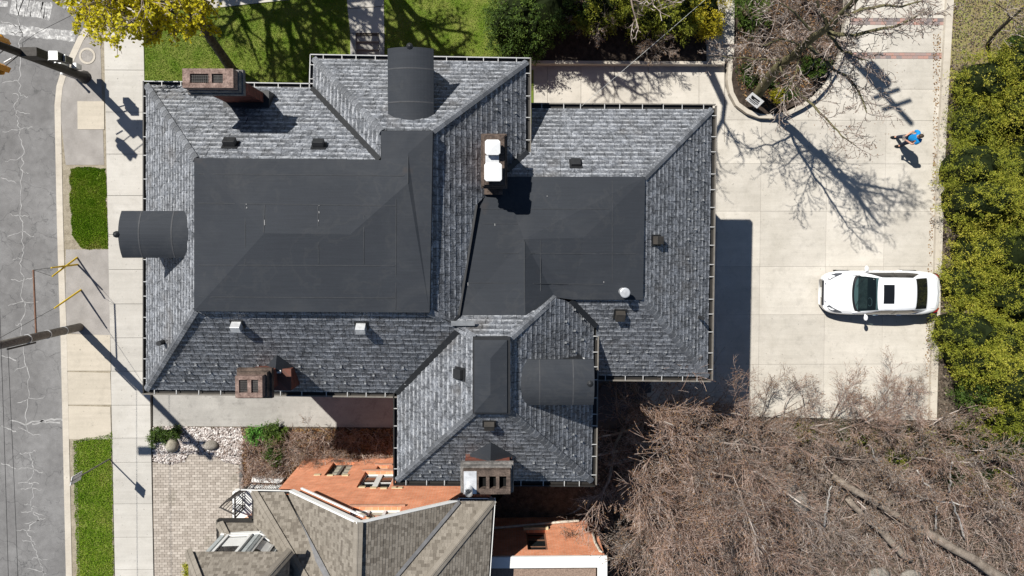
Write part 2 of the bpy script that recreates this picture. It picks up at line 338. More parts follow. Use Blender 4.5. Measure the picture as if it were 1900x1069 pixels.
# car and person
t = NT('car_white', .18, .5); t.col((.86, .87, .88)); t.b.inputs['Coat Weight'].default_value = .6; t.b.inputs['Coat Roughness'].default_value = .04
t = NT('car_glass', .03, .6); t.col((.012, .020, .022)); tb_ = t.t.nodes.new('ShaderNodeBsdfTransparent'); tb_.inputs[0].default_value = (.42, .56, .56, 1); mx = t.t.nodes.new('ShaderNodeMixShader'); mx.inputs[0].default_value = .55; t.t.links.new(t.b.outputs[0], mx.inputs[1]); t.t.links.new(tb_.outputs[0], mx.inputs[2]); t.t.links.new(mx.outputs[0], t.t.nodes['Material Output'].inputs[0]); t = NT('car_privacy', .03, .6); t.col((.010, .011, .012)); t = NT('car_black', .3, .5); t.col((.012, .012, .013)); t = NT('car_lamp', .08, .6); t.col((.42, .44, .48)); t = NT('car_lampd', .15, .5); t.col((.07, .075, .085)); t = NT('car_red', .15, .5); t.col((.30, .012, .010))
t = NT('tyre', .85, .2); t.col((.014, .014, .014)); t = NT('alloy', .3, .5, .8); t.col((.5, .5, .51)); t = NT('grille_blue', .2, .5, .5); t.col((.07, .08, .16))
flat('core_shade', (.014, .020, .007), .9, .05); flat('skin', (.55, .31, .22), .6, .3, 0, .06); flat('shirt', (.010, .23, .56), .8, .2, 0, .12); flat('jeans', (.028, .036, .062), .9, .1, 0, .3, 30); flat('shoe', (.014, .013, .012), .7); flat('hair', (.05, .033, .022), .6)
flat('sign_white', (.72, .72, .72), .6, .3, 0, .05); flat('sign_black', (.02, .02, .022), .6)
# ------------------------------------------------------------------ ground and pavements
rng = random.Random(7); R = np.random.default_rng(11)
def patch(name, pts, z, mat, thick=.5, kind='structure', **kw):
    mb = MB(); mb.prism(G(pts, z), thick); return mb.build(name, mat, kind=kind, **kw)
mb = MB(); mb.box(-160, 160, -160, 160, -1.6, -.6); mb.build('ground', 'terrain', kind='structure')
# road with worn paint and cracks
road_e = [(122, 1300), (123, 1069), (117, 800), (113, 620), (110, 540), (106, 400), (104, 300), (102, 195), (105.5, 161), (113, 136), (126, 112), (144, 73), (154, 57), (175, 40), (230, 20), (330, 5), (500, -30), (640, -60), (700, -130)]
ROAD_Z = -.12
mb = MB(); pts = [U(a, b, ROAD_Z) for a, b in road_e] + [Vector((-9, 30, ROAD_Z)), Vector((-60, 30, ROAD_Z)), Vector((-60, -40, ROAD_Z)), Vector((-18, -40, ROAD_Z))]
mb.prism(ccw2(pts), .45); road = mb.build('road', 'asphalt', kind='structure')
def ribbon(mb, path, w, z, jit=0.0, c=.5):
    P = [Vector((p[0], p[1], z)) for p in path]; L = []; Rr = []
    for i, p in enumerate(P):
        d = (P[min(i + 1, len(P) - 1)] - P[max(i - 1, 0)]); d.z = 0; d.normalize(); n = Vector((-d.y, d.x, 0))
        ww = w[i] if hasattr(w, '__len__') else w; ww *= 1 + rng.uniform(-jit, jit)
        L.append(p + n * ww); Rr.append(p - n * ww)
    b = len(mb.v); k = len(P)
    mb.v += [tuple(p) for p in L] + [tuple(p) for p in Rr]
    for i in range(k - 1): mb.f.append((b + i, b + k + i, b + k + i + 1, b + i + 1)); mb.c.append(c)
def wander(p0, p1, n, amp):
    p0, p1 = Vector(p0), Vector(p1); d = p1 - p0; nn = Vector((-d.y, d.x, 0)).normalized(); out = []; o = 0
    for i in range(n + 1):
        t = i / n; o = o * .7 + rng.uniform(-amp, amp); e = min(1, 4 * t, 4 * (1 - t) + .3); out.append(p0 + d * t + nn * o * e)
    return out
def crack(path, w=.02): mb = MB(); ribbon(mb, path, [w * (.5 + rng.random()) for _ in path], ROAD_Z + .004); mb.build('sealed_crack', 'crackfill', road)
mx = [(30, -10), (42, 60), (38, 100), (33, 150), (36, 180), (30, 205), (38, 240), (40, 290), (42, 320), (36, 400), (42, 430), (40, 480), (44, 520), (46, 560), (40, 600), (50, 680), (52, 740), (50, 800)]
for a, b in zip(mx[:-1], mx[1:]): crack(wander(U(*a, ROAD_Z), U(*b, ROAD_Z), 9, .07), .014)
for (x, y) in mx[1:]:
    for s in (-1, 1):
        if rng.random() < .8: crack(wander(U(x, y, ROAD_Z), U(x + s * rng.uniform(10, 34), y + rng.uniform(-9, 12), ROAD_Z), 6, .05), .011)
m2 = [(55, 840), (62, 870), (52, 895), (60, 905), (58, 940), (60, 950), (72, 965), (50, 985), (58, 1005), (70, 1035), (80, 1060), (75, 1100)]
for a, b in zip(m2[:-1], m2[1:]): crack(wander(U(*a, ROAD_Z), U(*b, ROAD_Z), 8, .07), .014)
for (x, y) in m2:
    for s in (-1, 1): crack(wander(U(x, y, ROAD_Z), U(x + s * rng.uniform(8, 30), y + rng.uniform(-6, 8), ROAD_Z), 5, .05), .011)
for y in (40, 330, 660, 790, 860): crack(wander(U(2, y, ROAD_Z), U(30, y + 10, ROAD_Z), 6, .06), .018)
for (a, b) in (((20, 780), (112, 785)), ((60, 787), (118, 782))): crack(wander(U(*a, ROAD_Z), U(*b, ROAD_Z), 14, .1), .03)
def paint(name, a, b, w0):
    p = wander(U(*a, ROAD_Z), U(*b, ROAD_Z), 40, .012); mb = MB(); ribbon(mb, p, [w0] * 41, ROAD_Z + .004, .13); mb.build(name, 'worn_paint', road)
t = NT('worn_paint', .8, .3); co = t.co(); g = t.noise(co, 8, 7, .75); t.col(t.ramp(g, (.45, (.27, .265, .26)), (.58, (.55, .54, .52)), (.7, (.78, .77, .75))))
paint('stop_line', (-60, 48), (140, 68), .21); paint('crosswalk_bar', (20, 10), (95, 22), .34); paint('crosswalk_bar', (118, 4), (165, 14), .26); paint('crosswalk_bar', (-60, 2), (15, 8), .12)
# kerb
cl = [U(a + 5, b, 0) for a, b in road_e]
def kerb(name, path, w, z, h, mat, seg=1.5):
    P = [Vector(p) for p in path]; L = []; Rr = []
    for i, p in enumerate(P):
        d = (P[min(i + 1, len(P) - 1)] - P[max(i - 1, 0)]); d.z = 0; d.normalize(); n = Vector((-d.y, d.x, 0)); L.append(p + n * w); Rr.append(p - n * w)
    mb = MB()
    for i in range(len(P) - 1):
        q = [L[i], Rr[i], Rr[i + 1], L[i + 1]]; q = ccw2([Vector((a.x, a.y, z)) for a in q]); mb.prism(q, h, .4 + .3 * rng.random())
    return mb.build(name, mat, kind='structure')
kerb('kerb', cl, .125, .004, .5, 'concrete_curb')
# boulevard between kerb and sidewalk
bl = [(124, 1300), (125, 1069), (119, 800), (115, 620), (112, 540), (108, 400), (106, 300), (104, 195), (108, 161), (116, 136), (129, 112), (147, 73), (157, 60)]
patch('boulevard', bl + [(193, 60), (212, 1069), (218, 1300)], -.012, 'verge')
patch('boulevard_asphalt', [(110, 195), (113, 163), (121, 137), (134, 112), (150, 78), (165, 68), (186, 72), (193, 306), (122, 306)], -.004, 'asphalt_patch', .1)
patch('boulevard_asphalt', [(122, 463), (202, 463), (205, 624), (121, 618)], -.004, 'asphalt_patch', .1)
p = patch('utility_pad', [(143.5, 188), (193, 188), (193.5, 240), (144, 240)], .012, 'concrete_tan', .1)
apron = patch('apron', [(119, 620), (205, 626), (208, 812), (121, 822)], -.02, 'joint', .1)
for y0, y1 in ((620, 688), (690, 751), (753, 815)):
    mb = MB(); mb.prism(G([(119, y0), (204.5, y0 + 2), (206.5, y1), (119, y1)], 0), .1, rng.random()); mb.build('slab', 'concrete_tan', apron)
mc = U(162, 104, .0); mh = thing('manhole_cover', mc, 'round manhole with pale concrete collar in the boulevard asphalt', 'manhole')
mb = MB(); mb.lathe(mc, [(.20, -.05), (.31, -.05), (.33, .012), (.25, .016), (.245, .0)], 28); mb.build('collar', 'concrete_curb', mh, smooth=False)
mb = MB(); mb.lathe(mc, [(.24, -.04), (.24, .006), (.20, .010), (.0001, .010)], 28); mb.build('lid', 'asphalt_patch', mh)
# sidewalk slabs
SWX0, SWX1 = -16.04, -14.44
sw = MB(); sw.box(SWX0, -14.46, -20, 9.2, -.5, -.03); sidewalk = sw.build('sidewalk', 'joint', kind='structure')
ys = [-20, 58, 130, 208, 286, 363, 435, 500, 564, 627, 689, 752, 813, 858, 935, 997, 1057, 1120, 1190, 1260]
for a, b in zip(ys[:-1], ys[1:]):
    ya, yb = U(230, a).y, U(240, b).y; mb = MB(); mb.prism(ccw2([Vector(q) for q in ((SWX0 + .01, ya - .008, 0), (SWX0 + .01, yb + .008, 0), (SWX1 - .01, yb + .008, 0), (SWX1 - .01, ya - .008, 0))]), .12, rng.random())
    mb.build('slab', 'concrete_walk', sidewalk)
patch('corner_pavement', [(159, 58), (180, 42), (240, 24), (330, 8), (500, -28), (640, -58), (640, -12), (420, 12), (268, 30), (268, 57), (193, 57)], .002, 'concrete_walk', .3)
# alley between the houses, gravel garden, bed
patch('alley', [(284, 715), (300, 700), (800, 690), (800, 794), (560, 792), (284, 791)], -.01, 'concrete_old')
patch('garden_ground', [(284, 791), (800, 792), (800, 980), (284, 980)], -.03, 'soil')
gp = [(284, 792), (447, 794), (452, 812), (449, 862), (420, 858), (396, 846), (384, 842), (350, 842), (342, 856), (318, 862), (284, 858)]
patch('bed_soil', [(447, 792), (800, 793), (800, 930), (447, 930)], -.015, 'litter', .1)
# pavers
pv = [(283, 858), (318, 862), (342, 856), (352, 843), (384, 843), (398, 848), (420, 858), (444, 864), (447, 900), (430, 960), (405, 1010), (380, 1060), (380, 1260), (290, 1260)]
pp = [(v.x, v.y) for v in G(pv, 0)]
mb = MB(); mb.prism(ccw2([Vector((x, y, -.028)) for x, y in pp]), .3); pav = mb.build('paved_forecourt', 'joint', kind='structure')
cells = []; bw, bh = .215, .108; x0, y0 = min(p[0] for p in pp), min(p[1] for p in pp)
for j in range(int((max(p[1] for p in pp) - y0) / bh) + 1):
    for i in range(-1, int((max(p[0] for p in pp) - x0) / bw) + 2):
        xa = x0 + i * bw + (j % 2) * bw / 2; ya = y0 + j * bh
        q = clip_rect(pp, [(xa + .006, ya + .006), (xa + bw - .006, ya + .006), (xa + bw - .006, ya + bh - .006), (xa + .006, ya + bh - .006)])
        if len(q) >= 3 and area2(q) > .002: cells.append((q, ya > U(300, 1010).y))
near = [c for c in cells if c[1]]; rng.shuffle(near); solo = near[:300]; sid = set(id(c) for c in solo); rest = MB()
for c in cells:
    q = [(x, y, -.004 + rng.uniform(-.004, .004)) for x, y in c[0]]
    if id(c) in sid: mb = MB(); mb.prism(q, .03, rng.random()); mb.build('paver', 'paver', pav)
    else: rest.prism(q, .03, rng.random())
rest.build('paver_field', 'paver', pav, kind='stuff')
def np_inside(poly, X, Y):
    r = np.zeros(len(X), bool); n = len(poly); j = n - 1
    for i in range(n):
        xi, yi, xj, yj = *poly[i], *poly[j]
        with np.errstate(divide='ignore', invalid='ignore'): r ^= ((yi > Y) != (yj > Y)) & (X < (xj - xi) * (Y - yi) / (yj - yi) + xi)
        j = i
    return r
def scatter(poly, n):
    a = np.array(poly); X = R.uniform(a[:, 0].min(), a[:, 0].max(), n * 3); Y = R.uniform(a[:, 1].min(), a[:, 1].max(), n * 3)
    k = np_inside(poly, X, Y); return X[k][:n], Y[k][:n]
def xy(pts, z=0): return [(v.x, v.y) for v in G(pts, z)]
def pebbles(name, poly, n, s0, s1, z, mat, label, cat):
    X, Y = scatter(poly, n); n = len(X); S = R.uniform(s0, s1, (n, 1)) * R.uniform(.6, 1.3, (n, 3)); S[:, 2] *= .7
    base = np.array([(1, 0, 0), (0, 1, 0), (-1, 0, 0), (0, -1, 0), (0, 0, 1), (.7, .7, .5), (-.7, .7, .5), (-.7, -.7, .5), (.7, -.7, .5)], float)
    f = np.array([(0, 1, 5), (1, 2, 6), (2, 3, 7), (3, 0, 8), (4, 5, 6), (4, 6, 7), (4, 7, 8), (4, 8, 5), (5, 1, 6), (6, 2, 7), (7, 3, 8), (8, 0, 5)])
    th = R.uniform(0, 6.28, n); V = base[None] * S[:, None, :]; c, s = np.cos(th)[:, None], np.sin(th)[:, None]
    x = V[..., 0] * c - V[..., 1] * s + X[:, None]; y = V[..., 0] * s + V[..., 1] * c + Y[:, None]; zz = V[..., 2] + z
    V = np.stack([x, y, zz], -1).reshape(-1, 3); Fa = (f[None] + (np.arange(n) * 9)[:, None, None]).reshape(-1, 3)
    return np_mesh(name, V, Fa, np.repeat(R.uniform(0, 1, n), 12), mat, kind='stuff', label=label, category=cat)
pebbles('gravel', xy(gp), 3800, .025, .055, -.012, 'pebble', 'pale river pebbles covering the garden bed beside the pavers', 'gravel')
mb = MB(); b = U(321, 826, .0); mb.ball(b + Vector((0, 0, .05)), (.25, .29, .27), 12, 8, .07, rng); mb.build('boulder', 'boulder', smooth=True, label='rounder tan boulder in the white gravel nearest the sidewalk', category='boulder', group='boulders in the gravel bed')
mb = MB(); b = U(392, 826, .0); mb.ball(b + Vector((0, 0, .02)), (.32, .21, .2), 12, 8, .08, rng); mb.build('boulder', 'boulder_grey', smooth=True, label='flatter grey oval boulder in the white gravel nearer the bushes', category='boulder', group='boulders in the gravel bed')
mb = MB(); mb.prism(G([(444, 862), (450, 862), (450, 912), (444, 912)], .10), .3); mb.build('timber_edging', 'cap_stone_grey', label='weathered timber edging between pavers and the planted bed', category='edging')
# grass
def grass(name, poly, n, h0, h1, z, label, lo=0., hi=1., sc=.9, w=.012, edge=0):
    X, Y = scatter(poly, n); n = len(X); th = R.uniform(0, 6.28, n); h = R.uniform(h0, h1, n); ln = R.uniform(.2, .9, n) * h; ph = R.uniform(0, 6.28, n)
    nv = np.array([mnoise.noise((x * sc, y * sc, 3.3)) + .5 * mnoise.noise((x * sc * 3, y * sc * 3, 1.)) for x, y in zip(X, Y)])
    if edge:
        a_ = np.array(poly); dd = np.full(n, 9.)
        for i_ in range(len(poly)):
            p_, q_ = a_[i_], a_[(i_ + 1) % len(poly)]; v_ = q_ - p_; tt = np.clip(((X - p_[0]) * v_[0] + (Y - p_[1]) * v_[1]) / (v_ @ v_), 0, 1); dd = np.minimum(dd, np.hypot(X - p_[0] - tt * v_[0], Y - p_[1] - tt * v_[1]))
        n2 = np.array([mnoise.noise((x * 2.6, y * 2.6, 7.)) + .5 * mnoise.noise((x * 7, y * 7, 9.)) for x, y in zip(X, Y)]); kp = (dd / edge + n2 * .8 + .25 * R.random(n) > .38) & (n2 > -.78 + .3 * R.random(n)); X, Y, th, h, ln, ph, nv = [q[kp] for q in (X, Y, th, h, ln, ph, nv)]; n = len(X)
    dx, dy = np.cos(th) * w * h / h1, np.sin(th) * w * h / h1
    V = np.empty((n, 3, 3)); V[:, 0] = np.stack([X - dx, Y - dy, np.full(n, z)], -1); V[:, 1] = np.stack([X + dx, Y + dy, np.full(n, z)], -1)
    V[:, 2] = np.stack([X + np.cos(ph) * ln, Y + np.sin(ph) * ln, z + h], -1)
    C = np.clip(lo + (hi - lo) * (.42 + .5 * nv + R.normal(0, .16, n)), 0, 1)
    return np_mesh(name, V.reshape(-1, 3), np.arange(n * 3).reshape(-1, 3), C, 'grass', kind='stuff', label=label, category='grass')
g1 = [(128, 312), (150, 309), (197, 311), (201.5, 463), (165, 464), (148, 460), (133, 435), (129, 380)]
patch('lawn', [(134, 318), (194, 316), (198, 458), (155, 456), (139, 430)], -.008, 'grass_base', .05); patch('lawn', [(143, 822), (205, 808), (209, 1069), (214, 1280), (150, 1280), (148, 1069)], -.008, 'grass_base', .05)
grass('grass', xy(g1), 52000, .02, .045, -.01, 'green grass rectangle on the boulevard between asphalt patches', .40, 1.12, w=.017, edge=.10)
g2 = [(135, 817), (200, 804), (208.5, 800), (212.5, 1069), (217, 1280), (143, 1280), (142, 1069), (136, 900)]
grass('grass', xy(g2), 70000, .02, .045, -.01, 'green grass strip along the lower street sidewalk', .25, 1.08, w=.018, edge=.09)
lw = [(268.5, 62), (268.5, 40), (300, 20), (420, 14), (640, -10), (646, 0), (650, 70), (650, 235), (268.5, 250)]
patch('lawn', lw, .02, 'grass_base', .5); grass('grass', xy([(268.5, 62), (268.5, 40), (300, 20), (420, 14), (640, -10), (648, 60), (648, 175), (270, 190)]), 70000, .02, .05, .02, 'green lawn between sidewalk and the front walkway', .2, 1.1)
lr = [(712, -70), (920, -70), (925, 60), (935, 125), (990, 130), (990, 240), (714, 240)]
patch('lawn', lr, .02, 'grass_base', .5); grass('grass', xy([(713, -40), (920, -40), (925, 60), (935, 125), (935, 150), (714, 150)]), 36000, .02, .05, .02, 'green lawn right of the front walkway below the evergreens', .2, 1.1)
# front walkway and steps
wk = MB(); wk.prism(G([(641, -40), (712, -40), (714, 66), (650, 66)], -.02), .4); walkway = wk.build('walkway', 'joint', kind='structure')
for pts in (((641, -60), (711, -60), (712, 11), (645, 16)), ((645, 17), (712, 12.5), (713, 61), (650, 61))):
    mb = MB(); mb.prism(G(pts, .03), .1, rng.random()); mb.build('slab', 'concrete_walk', walkway)
st = thing('front_steps', U(682, 85, -.5), 'short dark stone steps going down from the front walkway', 'steps')
for i, (a, b) in enumerate(((62, 77), (77.5, 92), (92.5, 112))):
    mb = MB(); mb.prism(G([(660, a), (703, a), (703, b), (660, b)], -.06 - .13 * i), .4); mb.build('step', 'concrete_old', st)
for a, b in ((650, 659.5), (703.5, 713)):
    mb = MB(); mb.prism(G([(a, 62), (b, 62), (b, 112), (a, 112)], .05), .5); mb.build('cheek_wall', 'concrete_old', st)
# shrub bed behind the retaining wall, lower walk
patch('shrub_bed', [(921, -70), (1309, -70), (1309, 112), (985, 112), (936, 112), (925, 60)], .36, 'mulch', .9)
mb = MB(); mb.prism(G([(980, 112.3), (1309, 113.8), (1345, 114), (1345, 119.5), (980, 118)], .40), 1.0); mb.build('retaining_wall', 'concrete_curb', label='low pale concrete retaining wall along the shrub bed', category='wall')
lwk = MB(); lwk.prism(G([(975, 119), (1345, 120), (1345, 265), (975, 265)], -.02), .4); low = lwk.build('side_walk', 'joint_light', kind='structure')
xs = [975, 1016, 1078, 1140, 1203, 1297, 1344]
for a, b in zip(xs[:-1], xs[1:]):
    mb = MB(); mb.prism(G([(a + .4, 119), (b - .4, 119), (b - .4, 264), (a + .4, 264)], 0), .1, rng.random()); mb.build('slab', 'concrete', low)
gs = thing('garden_steps', U(1337, 90, 0), 'pale concrete garden steps and path beside the yellow shrub', 'steps')
for i, (a, b) in enumerate(((-80, 82), (82.5, 102), (102.5, 113.5))):
    mb = MB(); mb.prism(G([(1311, a), (1364, a), (1362, b), (1311, b)], .45 - .14 * i), .6); mb.build('step', 'concrete', gs)
# curved bed with its concrete edging
bed = [(1368, -80), (1364, 60), (1359, 125), (1356, 150), (1360, 172), (1370, 190), (1387, 203), (1407, 210), (1430, 211), (1455, 205), (1480, 193), (1503, 178), (1522, 157), (1537, 133), (1548, 108), (1556, 75), (1562, 30), (1566, -80)]
patch('curved_bed', bed, .22, 'mulch', .8)
kerb('bed_edging', [U(a, b, 0) for a, b in [(1352, 100), (1352, 125), (1350, 150), (1354, 174), (1365, 195), (1384, 209), (1406, 217), (1431, 218), (1458, 212), (1484, 199), (1508, 183), (1528, 161), (1543, 136), (1555, 110), (1563, 75), (1569, 30), (1572, -80)]], .085, .24, .8, 'concrete_curb')
# driveway panels
dv = [(1345, 120), (1346, 160), (1351, 178), (1362, 198), (1382, 213), (1405, 221), (1432, 222), (1460, 216), (1487, 203), (1512, 186), (1532, 164), (1547, 139), (1559, 112), (1567, 75), (1573, 30), (1576, -90), (1763, -90), (1755, 0), (1747, 130), (1737, 300), (1731, 500), (1724, 700), (1722, 780), (1600, 778), (1400, 773), (1200, 767), (1200, 420), (1260, 264), (1345, 264)]
dp = xy(dv); mb = MB(); mb.prism(ccw2([Vector((x, y, -.014)) for x, y in dp]), .4); drive = mb.build('driveway', 'joint_light', kind='structure')
GX = [5.4, U(1330, 400).x, U(1411, 400).x, U(1533, 400).x, U(1641, 400).x, 19.6]; GY = [U(1500, y).y for y in (-95, 33, 45.5, 97, 108.5, 165, 223, 304, 392, 494.5, 584, 676, 785)]
for i in range(len(GX) - 1):
    for j in range(len(GY) - 1):
        if j in (1, 3): continue
        q = clip_rect(dp, [(GX[i] + .005, GY[j + 1] + .005), (GX[i + 1] - .005, GY[j + 1] + .005), (GX[i + 1] - .005, GY[j] - .005), (GX[i] + .005, GY[j] - .005)])
        if len(q) >= 3 and abs(area2(q)) > .05: mb = MB(); mb.prism(ccw2([Vector((x, y, 0)) for x, y in q]), .1, rng.random()); mb.build('slab', 'concrete', drive)
for j in (1, 3):
    xa, xb, ya, yb = U(1555, 60).x, 18.5, GY[j + 1], GY[j]; hh = (yb - ya) / 2
    for r_ in range(2):
        x = xa - (r_ * .1)
        while x < xb:
            q = clip_rect(dp, [(x, ya + r_ * hh + .006), (x + .21, ya + r_ * hh + .006), (x + .21, ya + (r_ + 1) * hh - .006), (x, ya + (r_ + 1) * hh - .006)])
            if len(q) >= 3: mb = MB(); mb.prism(ccw2([Vector((a, b, -.002)) for a, b in q]), .06, rng.random()); mb.build('brick', 'band_brick', drive)
            x += .222
kerb('drive_kerb', [U(a, b, 0) for a, b in [(1767, -90), (1759.5, 0), (1752, 130), (1743, 300), (1737, 500), (1730, 700), (1728, 778)]], .145, .14, .6, 'concrete_curb')
# ground right of the driveway and under the thicket
patch('dry_lawn', [(1770, -100), (2100, -100), (2100, 170), (1755, 170)], .02, 'dry_lawn'); patch('hedge_ground', [(1755, 170), (2100, 170), (2100, 800), (1733, 780), (1742, 500)], .02, 'litter')
grass('grass', xy([(1770, -40), (1930, -40), (1930, 90), (1765, 120)]), 5000, .03, .08, .02, 'patchy dry lawn at the right behind the driveway kerb', .5, 1.25)
patch('thicket_ground', [(1040, 790), (1205, 768), (1400, 774.5), (1600, 779.5), (1728, 782), (2150, 802), (2150, 1400), (700, 1400), (740, 980), (900, 960)], -.02, 'litter')
fb = MB(); fb.prism(G([(1085, 690), (1215, 690), (1215, 790), (1040, 800)], -.012), .3); flagp = fb.build('flagstone_patio', 'joint', kind='structure')
for k in range(26):
    x, y = rng.uniform(1100, 1205), rng.uniform(698, 775); c = U(x, y, 0); n = rng.randint(4, 6); a0 = rng.random() * 6; mb = MB()
    mb.prism([Vector((c.x + rng.uniform(.26, .42) * math.cos(a0 + 6.283 * i / n), c.y + rng.uniform(.2, .3) * math.sin(a0 + 6.283 * i / n), .002 * k * .5 - .008)) for i in range(n)], .03, rng.random()); mb.build('flagstone', 'flag', flagp)
# fallen leaves
def leaflitter(name, poly, n, s0, s1, z, mat, label, lift=.03, cat='leaves'):
    X, Y = scatter(poly, n); n = len(X); V = np.empty((n, 4, 3)); th = R.uniform(0, 6.28, n); s = R.uniform(s0, s1, n); t1, t2 = R.uniform(-.5, .5, n), R.uniform(-.5, .5, n)
    for k, (a, b) in enumerate(((-1, 0), (0, -.55), (1, 0), (0, .55))):
        x, y = a * s, b * s; V[:, k, 0] = X + x * np.cos(th) - y * np.sin(th); V[:, k, 1] = Y + x * np.sin(th) + y * np.cos(th); V[:, k, 2] = z + lift * R.uniform(.2, 1, n) + a * s * t1 + b * s * t2
    return np_mesh(name, V.reshape(-1, 3), np.arange(n * 4).reshape(-1, 4), R.uniform(0, 1, n), mat, kind='stuff', label=label, category=cat)
leaflitter('fallen_leaves', xy([(1731, 60), (1746, 60), (1738, 300), (1730, 470), (1722, 700), (1716, 700), (1722, 470), (1731, 300)]), 420, .025, .05, .0, 'leaf_brown', 'orange brown leaves blown along the driveway kerb', .02)
leaflitter('fallen_leaves', xy([(1440, 225), (1560, 130), (1640, 60), (1700, 180), (1600, 330), (1480, 300)]), 160, .015, .03, .0, 'leaf_brown', 'few small brown leaves scattered on the driveway under the bare tree', .01)
leaflitter('leaf_litter', xy([(1060, 800), (1400, 780), (1735, 785), (2050, 800), (2050, 1150), (960, 1150), (1130, 1060), (1080, 960)]), 42000, .03, .07, 0, 'leaf_dry', 'brown leaf litter under the leafless thicket', .05)
leaflitter('leaf_litter', xy([(1760, 120), (2000, 120), (2000, 790), (1738, 780), (1745, 400)]), 12000, .03, .07, .03, 'leaf_dry', 'dry leaves under the hedge', .05)
leaflitter('leaf_litter', xy([(1768, -30), (1960, -30), (1960, 170), (1762, 170)]), 4200, .02, .05, .03, 'leaf_dry', 'scattered dry leaves on the patchy lawn behind the kerb', .03)
leaflitter('leaf_litter', xy([(450, 795), (740, 796), (740, 905), (450, 905)]), 7000, .03, .07, 0, 'leaf_brown', 'dry leaves in the bed between the two houses', .06)
leaflitter('leaf_litter', xy([(1370, -20), (1555, -20), (1545, 110), (1500, 170), (1430, 205), (1380, 190), (1362, 150)]), 3000, .02, .05, .23, 'leaf_brown', 'dark dry leaves in the curved bed', .04)
# ------------------------------------------------------------------ main house
house = thing('house', (-2, -.5, -.6), 'large brick house with grey slate hip roofs, flat dark decks and barrel dormers', 'house')
ZE, ZD = 7.4, 10.05; ZB = 6.28
def plane(a, b, c):
    a, b, c = U(*a), U(*b), U(*c); n = (b - a).cross(c - a).normalized()
    if n.z < 0: n = -n
    return (n, a)
SL = {}
def slope(key, eave_a, eave_b, top, pts):
    pl = plane(eave_a, eave_b, top); SL[key] = (pl, ccw2([Uplane(x, y, pl) for x, y in pts]))
slope('AW', (272, 160, ZE), (272, 722, ZE), (361, 430, ZD), [(272, 160), (362, 294), (362, 577), (272, 722)])
slope('AN', (272, 159, ZE), (580, 164, ZE), (500, 295, ZD), [(272, 159), (581, 164), (706, 297), (362, 294)])
slope('CW', (583, 110, ZE), (581, 165, ZE), (707, 270, ZD), [(583, 110), (707, 243), (707, 297), (581, 165)])
slope('CN', (583, 110, ZE), (975, 116, ZE), (755, 243, ZD), [(583, 110), (976, 116), (803, 243), (707, 243)])
slope('CE', (975, 116, ZE), (975, 283, ZE), (801, 400, ZD), [(975, 116), (975, 283), (932, 330), (884, 380), (850, 585), (838, 600), (798, 580), (803, 243)])
slope('AS', (272, 722, ZE), (738, 728, ZE), (600, 578, ZD), [(272, 722), (362, 577), (798, 579), (838, 600), (850, 612), (738, 728)])
slope('DW', (738, 732, ZE), (738, 890, ZE), (880, 700, ZD), [(738, 728), (852, 611), (842, 603), (880, 627), (880, 765), (738, 890)])
slope('DS', (738, 890, ZE), (1097, 892, ZE), (910, 766, ZD), [(738, 890), (880, 765), (946, 766), (1097, 892)])
slope('DE', (1100, 640, ZE), (1097, 892, ZE), (947, 700, ZD), [(946, 627), (1030, 553), (1060, 560), (1101, 603), (1097, 892), (946, 766)])
slope('DN', (850, 585, 9.28), (975, 585, 9.24), (910, 627, ZD), [(838, 600), (850, 585), (975, 585), (1030, 553), (947, 627), (880, 627)])
slope('BN', (987, 202, ZB), (1320, 204, ZB), (1100, 329, 8.35), [(987, 202), (1320, 204), (1196, 329), (930, 329), (976, 283), (985, 283)])
slope('BE', (1320, 204, ZB), (1312, 698, ZB), (1194, 440, 8.35), [(1320, 204), (1196, 329), (1192, 556), (1312, 698)])
slope('BS', (1312, 698, ZB), (1108, 696, ZB), (1150, 556, 8.35), [(1312, 698), (1192, 556), (1062, 556), (1106, 603), (1108, 696)])
mb = MB()
for k, (pl, P) in SL.items():
    b = len(mb.v); q = [p - pl[0] * .02 for p in P]; mb.poly(q)
roof = mb.build('roof', 'flashing', house)
def shingles(pl, P, ex, wid, jit, lap=.03, butt=.017, top=.003, joint=.011, rs=None, ujit=0):
    """tile a slope: returns list of (top polygon 3-D, normal, rnd)"""
    n, p0 = pl; u = Vector((0, 0, 1)).cross(n).normalized(); v = n.cross(u); o = P[0]
    q = [((p - o).dot(u), (p - o).dot(v)) for p in P]
    if area2(q) < 0: q = q[::-1]
    u0, u1 = min(a for a, _ in q), max(a for a, _ in q); v0, v1 = min(b for _, b in q), max(b for _, b in q); out = []
    for r in range(int((v1 - v0) / ex) + 2):
        va = v0 + r * ex; x = u0 - rs.random() * wid
        while x < u1:
            w = wid * (1 + rs.uniform(-jit, jit)); dv = rs.uniform(-ujit, ujit)
            c = clip_rect(q, [(x + joint / 2, va + dv), (x + w - joint / 2, va + dv), (x + w - joint / 2, va + ex + lap), (x + joint / 2, va + ex + lap)])
            if len(c) >= 3 and area2(c) > .002:
                hb = butt * rs.uniform(.75, 1.35)
                out.append(([o + u * a + v * b + n * (hb + (top - hb) * (b - va) / (ex + lap)) for a, b in c], n, rs.random(), area2(c), [(b - va) / ex for a, b in c]))
            x += w
    return out
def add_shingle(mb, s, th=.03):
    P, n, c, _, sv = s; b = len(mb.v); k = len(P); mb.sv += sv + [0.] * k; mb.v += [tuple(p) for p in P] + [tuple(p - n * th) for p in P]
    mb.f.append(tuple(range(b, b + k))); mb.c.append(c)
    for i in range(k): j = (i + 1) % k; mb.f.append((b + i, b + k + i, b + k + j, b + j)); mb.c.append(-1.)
rs = random.Random(3); ALL = []
